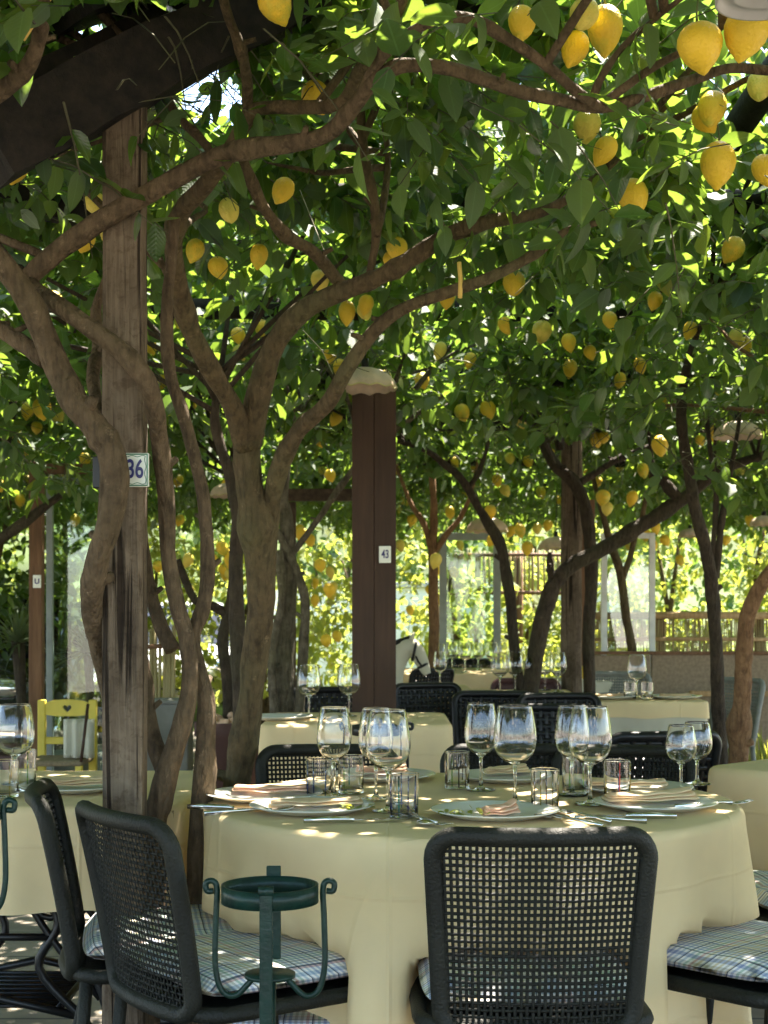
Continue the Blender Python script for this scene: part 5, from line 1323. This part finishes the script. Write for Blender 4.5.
# ------------------------------------------------------------------ glass screens, fences, wall
def screen(label, px0, px1, py0, py1, Y, mat_f, mat_p, fw=.03, name='glass_screen', parts=None):
    a, b = P(px0, py1, Y), P(px1, py0, Y); root = wempty(name, ((a.x+b.x)/2, Y, 0)); tag(root, label, 'glass screen', 'glass wind screens')
    for x in (a.x, b.x):
        mb = MB(); mb.box((x-fw/2, Y-.02, 0), (x+fw/2, Y+.02, b.z)); mb.build('frame_post', M[mat_f], root, bevel=.003)
    for z in (max(.06, a.z), b.z-fw):
        mb = MB(); mb.box((a.x+fw/2, Y-.018, z), (b.x-fw/2, Y+.018, z+fw)); mb.build('frame_rail', M[mat_f], root, bevel=.003)
    mb = MB(); mb.box((a.x+fw/2, Y-.004, max(.06, a.z)+fw), (b.x-fw/2, Y+.004, b.z-fw)); mb.build('pane', M[mat_p], root)
    return root
screen('tall glass screen in a green grey frame left of the weathered post', 50, 106, 478, 780, 8.3, 'grey_frame', 'pane', .035)
screen('glass screen with grey posts below a scalloped lamp in the middle', 443, 497, 533, 735, 12.4, 'grey_frame', 'pane', .06)
screen('pale glass screen with white edges right of the round post', 604, 652, 533, 735, 11.8, 'white_frame', 'pane_white', .045)
fr = wempty('timber_frame', P(36, 615, 8.0).xy.to_3d()); tag(fr, 'brown timber post with a top bar standing left of the glass screen', 'timber frame')
a = P(30, 462, 8.0); b = P(43, 470, 8.0); mb = MB(); mb.box((a.x, 7.97, 0), (b.x, 8.04, a.z)); mb.build('post', M['redwood'], fr, bevel=.004)
mb = MB(); mb.box((b.x+.002, 7.98, P(0,474,8).z), (P(118,0,8).x, 8.03, P(0,464,8).z)); mb.build('bar', M['redwood'], fr, bevel=.004)
number_plate('tiny pale plaque on the brown timber post at the left', 33, 41, 575, 588, 7.96, 'U', .04, False)
ax = wempty('timber_frame', P(300, 615, 9.5).xy.to_3d()); tag(ax, 'wooden frame with a horizontal bar behind the gnarled trunk', 'timber frame')
mb = MB(); mb.box((P(262,0,9.5).x, 9.47, P(0,501,9.5).z), (P(352,0,9.5).x, 9.53, P(0,489,9.5).z)); mb.build('bar', M['pole'], ax, bevel=.004)
mb = MB(); mb.box((P(284,0,9.5).x, 9.48, 0), (P(296,0,9.5).x, 9.52, P(0,502,9.5).z)); mb.build('post', M['pole'], ax, bevel=.004)

def reed_fence(label, x0, x1, Y, z0, z1, pitch, rails, mat='reed', posts=(), name='bamboo_fence', r=.006):
    root = wempty(name, ((x0+x1)/2, Y, 0)); tag(root, label, 'fence'); mb = MB(); x = x0; rr = random.Random(int(Y*10))
    while x < x1:
        mb.tube([(x, Y, z0), (x+rr.uniform(-.006,.006), Y+rr.uniform(-.004,.004), (z0+z1)/2), (x+rr.uniform(-.008,.008), Y, z1+rr.uniform(-.03,.02))], r*rr.uniform(.7,1.25), 5); x += pitch*rr.uniform(.7,1.4)
    mb.build('reed_panel', M[mat], root)
    for z, rad, m_ in rails:
        mb = MB(); mb.tube([(x0-.03, Y-.025-rad, z), ((x0+x1)/2, Y-.025-rad, z+.008), (x1+.03, Y-.025-rad, z)], rad, 8, 0, wob=.1); mb.build('rail', M[m_], root)
    for x in posts:
        mb = MB(); mb.tube([(x, Y+.05, -.02), (x, Y+.05, z1)], .045, 8, 0, wob=.08); mb.build('post', M['redwood'], root)
    return root
Yf = 13.8; fx = lambda px: (px-CX)*Yf/F
reed_fence('bamboo fence with a sunlit orange top rail at right, behind the low woven partition', fx(583), fx(800), Yf, .62, 1.17, .017, ((1.19,.035,'lightwood'),(.97,.018,'lightwood'),(.70,.02,'redwood')), posts=(fx(585), fx(661), fx(760)))
reed_fence('pale slatted reed screen high behind the middle trees', .75, 2.3, 16.4, 1.42, 1.92, .05, ((1.44,.02,'redwood'),(1.86,.02,'redwood')), posts=(.8, 1.5, 2.25), name='reed_screen', r=.018)
reed_fence('brown bundle-like reed screen beside the twin stems', P(146,0,9.2).x, P(176,0,9.2).x, 9.2, .05, 1.12, .022, ((1.0,.014,'redwood'),), mat='reed', name='reed_screen', r=.012)
mb = MB(); mb.box((P(579,0,10.6).x, 10.55, 0), (P(594,0,10.6).x, 10.65, P(0,500,10.6).z)); o = mb.build('wooden_post', M['redwood'], None, bevel=.006); tag(o, 'square reddish brown post right of the round wooden post', 'post')
lw = wempty('woven_partition', (2.5, 11.2, 0)); tag(lw, 'low grey brown woven partition under the bamboo fence', 'partition')
mb = MB(); mb.box((P(583,0,11.2).x, 11.2, .05), (P(652,0,11.2).x-.01, 11.25, .895)); mb.build('panel', M['weave'], lw, bevel=.006)
mb = MB(); mb.box((P(652,0,11.2).x, 11.2, .05), (P(820,0,11.2).x, 11.25, .90)); mb.build('panel', M['weave'], lw, bevel=.006)
mb = MB(); mb.box((P(583,0,11.2).x, 11.17, .90), (P(820,0,11.2).x, 11.27, .925)); mb.build('cap_rail', M['redwood'], lw, bevel=.004)
mb = MB(); mb.box((P(690,0,10.9).x, 10.9, .60), (P(820,0,10.9).x, 10.95, .64)); mb.build('ledge', M['lightwood'], lw, bevel=.004)
gw = wempty('garden_wall', (1.0, 19.0, 0)); tag(gw, 'low white plastered wall far behind the leaning dark trunk', 'wall')
mb = MB(); mb.box((-1.6, 19.0, 0), (3.2, 19.25, 1.55)); mb.build('masonry', M['plaster'], gw, bevel=.01); mb = MB(); mb.box((-1.65, 18.95, 1.552), (3.25, 19.3, 1.62)); mb.build('coping', M['stone'], gw, bevel=.01)

# ------------------------------------------------------------------ planters and plants
def blades(label, cx, cy, n, h, spread, mat, width, name='ornamental_grass', cat='plant', z0=.0, arch=.5):
    root = wempty(name, (cx, cy, 0)); tag(root, label, cat); V = []; Q = []; A = []; k = 0
    for i in range(n):
        a = random.uniform(0, 6.28); hh = h*random.uniform(.6, 1.1); sp = spread*random.uniform(.3, 1); w_ = width*random.uniform(.7, 1.2); r_ = random.random()
        bx, by = cx + random.uniform(-.06,.06), cy + random.uniform(-.06,.06); S_ = 5
        for s_ in range(S_+1):
            t = s_/S_; x = bx + math.cos(a)*sp*t**1.5; y = by + math.sin(a)*sp*t**1.5; z = z0 + hh*(t - arch*t*t*.6); ww = w_*(1-t**2)*.5+.0006
            V += [(x - math.sin(a)*ww, y + math.cos(a)*ww, z), (x + math.sin(a)*ww, y - math.cos(a)*ww, z)]; A += [r_, r_]
        for s_ in range(S_): b_ = k + s_*2; Q.append((b_, b_+1, b_+3, b_+2))
        k += 2*(S_+1)
    mesh_np('blades', [(np.array(V), np.array(Q), np.array(A), 0)], [M[mat]], root, (cx, cy, 0)); return root
for px, Y, lb in ((705, 9.6, 'yellow green reedy grass just right of the slender trunk foot'), (728, 10.0, 'reedy grass between the slender and the orange trunk'), (765, 9.7, 'reedy grass at the right edge beyond the orange trunk')):
    blades(lb, (px-CX)*Y/F, Y, 60, .62, .22, 'grassblade', .016)
pc = wempty('potted_palm', ((18-CX)*9.2/F, 9.2, 0)); tag(pc, 'spiky potted palm in front of the black car at left', 'plant')
def palm(x, y, z0, n, L, par):
    V = []; Q = []; A = []; k = 0
    for i in range(n):
        a = random.uniform(0, 6.28); el = random.uniform(-.1, 1.3); l_ = L*random.uniform(.7, 1.1); r_ = random.random()
        for s_ in range(6):
            t = s_/5; d = l_*t; X = x + math.cos(a)*math.cos(el)*d; Y_ = y + math.sin(a)*math.cos(el)*d; Z = z0 + math.sin(el)*d - .35*l_*t*t; ww = .012*(1-t)+.0008
            V += [(X-math.sin(a)*ww, Y_+math.cos(a)*ww, Z), (X+math.sin(a)*ww, Y_-math.cos(a)*ww, Z)]; A += [r_, r_]
        for s_ in range(5): b_ = k+s_*2; Q.append((b_, b_+1, b_+3, b_+2))
        k += 12
    off = par['_w']; mesh_np('fronds', [(np.array(V), np.array(Q), np.array(A), 0)], [M['leaf_palm']], par, off)
palm((18-CX)*9.2/F, 9.2, 1.02, 90, .42, pc)
mb = MB(); x_ = (18-CX)*9.2/F; mb.tube([(x_,9.2,.3),(x_+.02,9.2,.65),(x_,9.2,1.04)], [.04,.035,.04], 9, 0, wob=.2); mb.build('stem', M['bark_dark'], pc)
mb = MB(); mb.lathe([(.001,0),(.13,0),(.17,.30),(.185,.30),(.185,.34),(.165,.34),(.16,.31),(.001,.31)], 24, (x_,9.2,0)); mb.build('pot', M['terracotta'], pc)
p2 = wempty('potted_palm', ((88-CX)*9.4/F, 9.4, 0)); tag(p2, 'spiky palm behind the glass screen, above the yellow chair', 'plant'); palm((88-CX)*9.4/F, 9.4, .95, 70, .38, p2)
mb = MB(); x_ = (88-CX)*9.4/F; mb.tube([(x_-.12,9.4,.1),(x_-.02,9.4,.35),(x_+.02,9.4,.6),(x_,9.4,.97)], [.03,.028,.026,.03], 8, 0, wob=.2); mb.build('stem', M['bark_dark'], p2)
mb = MB(); mb.lathe([(.001,0),(.14,0),(.18,.28),(.20,.28),(.20,.33),(.175,.33),(.001,.30)], 24, (x_-.1,9.4,0)); mb.build('pot', M['planter'], p2)
pb = wempty('planter_box', ((166-CX)*8.4/F, 8.4, 0)); tag(pb, 'grey rectangular planter between the weathered post and the twin stems', 'planter')
a, b = P(147,0,8.4).x, P(190,0,8.4).x; zt = P(0,703,8.4).z; mb = MB(); mb.box((a, 8.3, 0), (b, 8.55, zt)); mb.build('box', M['planter'], pb, bevel=.01)
mb = MB(); mb.box((a-.012, 8.288, zt+.001), (b+.012, 8.562, zt+.022)); mb.build('rim', M['planter'], pb, bevel=.005)
for px, Y, s_, lb in ((222, 7.9, 1.0, 'dark red pot with pale pink flowers between the two left trunks'), (238, 8.4, .9, 'smaller dark red pot behind the first, next to the forked trunk')):
    x_ = (px-CX)*Y/F; root = wempty('flower_pot', (x_, Y, 0)); tag(root, lb, 'flower pot')
    mb = MB(); mb.lathe([(.001,0),(.10*s_,0),(.135*s_,.55*s_),(.15*s_,.56*s_),(.15*s_,.63*s_),(.135*s_,.63*s_),(.12*s_,.58*s_),(.001,.58*s_)], 24, (x_, Y, 0)); mb.build('pot', M['terracotta'], root)
    mb = MB(); rr = random.Random(px)
    for i in range(26):
        mb.sphere((x_+rr.uniform(-.11,.11)*s_, Y+rr.uniform(-.1,.1)*s_, .62*s_+rr.uniform(0,.05)), .022, 6, 4, 0)
    o = mb.build('blossoms', M['napkin_pink'], root); o['kind'] = 'stuff'

# ------------------------------------------------------------------ horse head, vehicles
def horse():
    Y = 10.6; c = P(408, 665, Y); root = wempty('horse_statue', (c.x, Y, 0)); tag(root, 'dark and white wooden horse head facing right, beside the brown column', 'statue')
    q = lambda x, z: (c.x + x, Y, c.z + z)
    mb = MB(); sp = smooth_path([(*q(-.16,-.22),.115),(*q(-.13,-.06),.10),(*q(-.07,.06),.078),(*q(.0,.125),.066),(*q(.055,.10),.060),(*q(.095,.03),.050),(*q(.125,-.035),.036),(*q(.14,-.065),.026)], 5)
    mb.tube([p[:3] for p in sp], [p[3] for p in sp], 14, 0, flat=.62, up=(0,0,1))
    for sy in (-1, 1): mb.tube([q(.015,.16), (c.x+.03, Y+sy*.025, c.z+.20), (c.x+.045, Y+sy*.028, c.z+.235)], [.02,.016,.003], 8)
    mb.build('head', M['cloth2'], root)
    mb = MB(); mane = smooth_path([(*q(.02,.20),.02),(*q(-.06,.155),.035),(*q(-.15,.05),.045),(*q(-.235,-.08),.05),(*q(-.27,-.22),.05)], 5); mb.tube([p[:3] for p in mane], [p[3] for p in mane], 8, 0, wob=.5, flat=.6); mb.build('mane', M['black'], root)
    mb = MB()
    for a_, b_, r_ in (((.06,.165),(.03,.04),.066),((.135,.01),(.075,-.02),.046)):
        ct = Vector(q((a_[0]+b_[0])/2, (a_[1]+b_[1])/2)); d = Vector(q(*a_)) - Vector(q(*b_)); u = d.normalized(); h = d.length/2
        mb.tube([ct + u*math.cos(t)*h*1.06 + Vector((0,1,0))*math.sin(t)*r_*.72 for t in [i*math.pi/10 for i in range(20)]], .010, 6, 0, True)
    mb.tube([q(.04,.10), (c.x+.07, Y-.05, c.z+.03), (c.x+.10, Y-.035, c.z-.01)], .008, 6); mb.build('bridle', M['black'], root)
    mb = MB(); mb.box((c.x-.34, Y-.18, 0), (c.x+.22, Y+.2, c.z-.235)); mb.build('plinth', M['grey_frame'], root, bevel=.01)
horse()
def car(label, name, cx, cy, rz, paint, w_=1.66, L=4.0, h=1.42, lift=.0):
    root = empty(name, (cx, cy, 0), rz); tag(root, label, 'car')
    # local: front towards -y
    prof = [(-L/2,.35),(-L/2-.03,.55),(-L/2+.06,.72),(-L/2+1.0,.86),(-L/2+1.75,h-.03),(-L/2+2.3,h),(L/2-.7,h-.03),(L/2-.12,.95),(L/2,.75),(L/2,.35)]
    n = 9; mb = MB(); vs = []
    for i in range(n):
        u = i/(n-1)*2-1; k = 1-.04*abs(u)**4
        for (y, z) in prof:
            tum_ = 1 - .20*max(0, (z-.86)/(h-.86)); vs.append((u*w_/2*tum_, y*k, .35+(z-.35)*(1-.035*abs(u)**3)))
    m_ = len(prof); fs = [(i*m_+j, i*m_+j+1, (i+1)*m_+j+1, (i+1)*m_+j) for i in range(n-1) for j in range(m_-1)]
    fs += [tuple(range(m_-1, -1, -1)), tuple((n-1)*m_+j for j in range(m_)), tuple([i*m_ for i in range(n)] + [(n-1-i)*m_+m_-1 for i in range(n)])]
    mb.add(vs, fs); mb.build('body', M[paint], root)
    def sheet(pts_, name, mat):
        mb = MB(); mb.add(pts_, [(0,1,2,3)], 0, False); o = mb.build(name, M[mat], root); s_ = o.modifiers.new('s', 'SOLIDIFY'); s_.thickness = .012; s_.offset = 0
    yb, yt = -L/2+1.05, -L/2+1.70; tw = lambda z: (1-.20*max(0,(z-.86)/(h-.86)))*w_/2
    sheet([(-tw(.9)*.93, yb-.012, .885), (tw(.9)*.93, yb-.012, .885), (tw(h-.07)*.92, yt-.012, h-.07), (-tw(h-.07)*.92, yt-.012, h-.07)], 'windscreen', 'carglass')
    for sx in (-1, 1):
        X0, X1 = sx*(tw(.9)+.006), sx*(tw(h-.1)+.006)
        sheet([(X0, yb+.15, .90), (X0, L/2-.45, .92), (X1, L/2-.75, h-.09), (X1, yt+.1, h-.09)][::sx], 'side_window', 'carglass')
        mb = MB(); mb.sphere((sx*w_*.36, -L/2+.02, .66), .11, 14, 8, 0, 1.2, .5, .7); mb.build('headlight', M['chrome'], root)
        mb = MB(); mb.sphere((sx*(w_/2+.07), yb+.28, .98), .09, 10, 6, 0, 1, .6, .7); mb.build('wing_mirror', M[paint], root)
        for wy in (-L/2+.72, L/2-.72):
            mb = MB(); mb.tube([(sx*(w_/2-.17), wy, .30), (sx*(w_/2+.005), wy, .30)], .30, 20); wh = mb.build('wheel', M['rubber'], root)
            mb = MB(); mb.tube([(sx*(w_/2-.02), wy, .30), (sx*(w_/2+.012), wy, .30)], .18, 16); mb.build('rim', M['chrome'], wh)
    mb = MB(); mb.box((-w_*.3, -L/2-.045, .42), (w_*.3, -L/2-.02, .56)); mb.build('grille', M['black'], root, bevel=.01)
    mb = MB(); mb.box((-w_*.47, -L/2-.07, .34), (w_*.47, -L/2-.01, .41)); mb.build('bumper', M['chrome'] if paint == 'carblack' else M['planter'], root, bevel=.015)
    return root
car('black car parked at the left edge behind the palm and timber post', 'parked_car', -3.42, 12.9, 0, 'carblack', 1.75, 4.1, 1.40)
car('small white car half hidden behind the weathered post', 'parked_car', -2.45, 17.2, R(8), 'carwhite', 1.55, 3.5, 1.38)

# ------------------------------------------------------------------ strings and ties
mb = MB(); a, b = P(459,262,3.86), P(460,298,3.86); mb.tube([a, a.lerp(b,.5)+Vector((.003,0,0)), b], .006, 6); o = mb.build('cane_tie', M['tape']); tag(o, 'short yellow cane tied to the right-hand limb of the forked tree', 'cane')
mb = MB(); mb.tube([P(50,-6,2.85), P(21,38,2.85)], [.0085,.010], 8); o = mb.build('cane', M['tape']); tag(o, 'orange yellow cane stub in the upper left corner', 'cane')
for pts_, lb in (([(300,190,4.2),(318,235,4.1),(340,290,4.05)], 'thin pale string hanging by the limb at upper centre'), ([(303,330,4.3),(322,350,5.2),(333,374,6.6)], 'thin pale string running to the lamp on the brown column'), ([(388,20,3.1),(386,60,3.1),(384,75,3.1)], 'pale string tied round the upper limb')):
    mb = MB(); mb.tube([P(*q) for q in pts_], .0012, 4); o = mb.build('string', M['rope']); tag(o, lb, 'string')
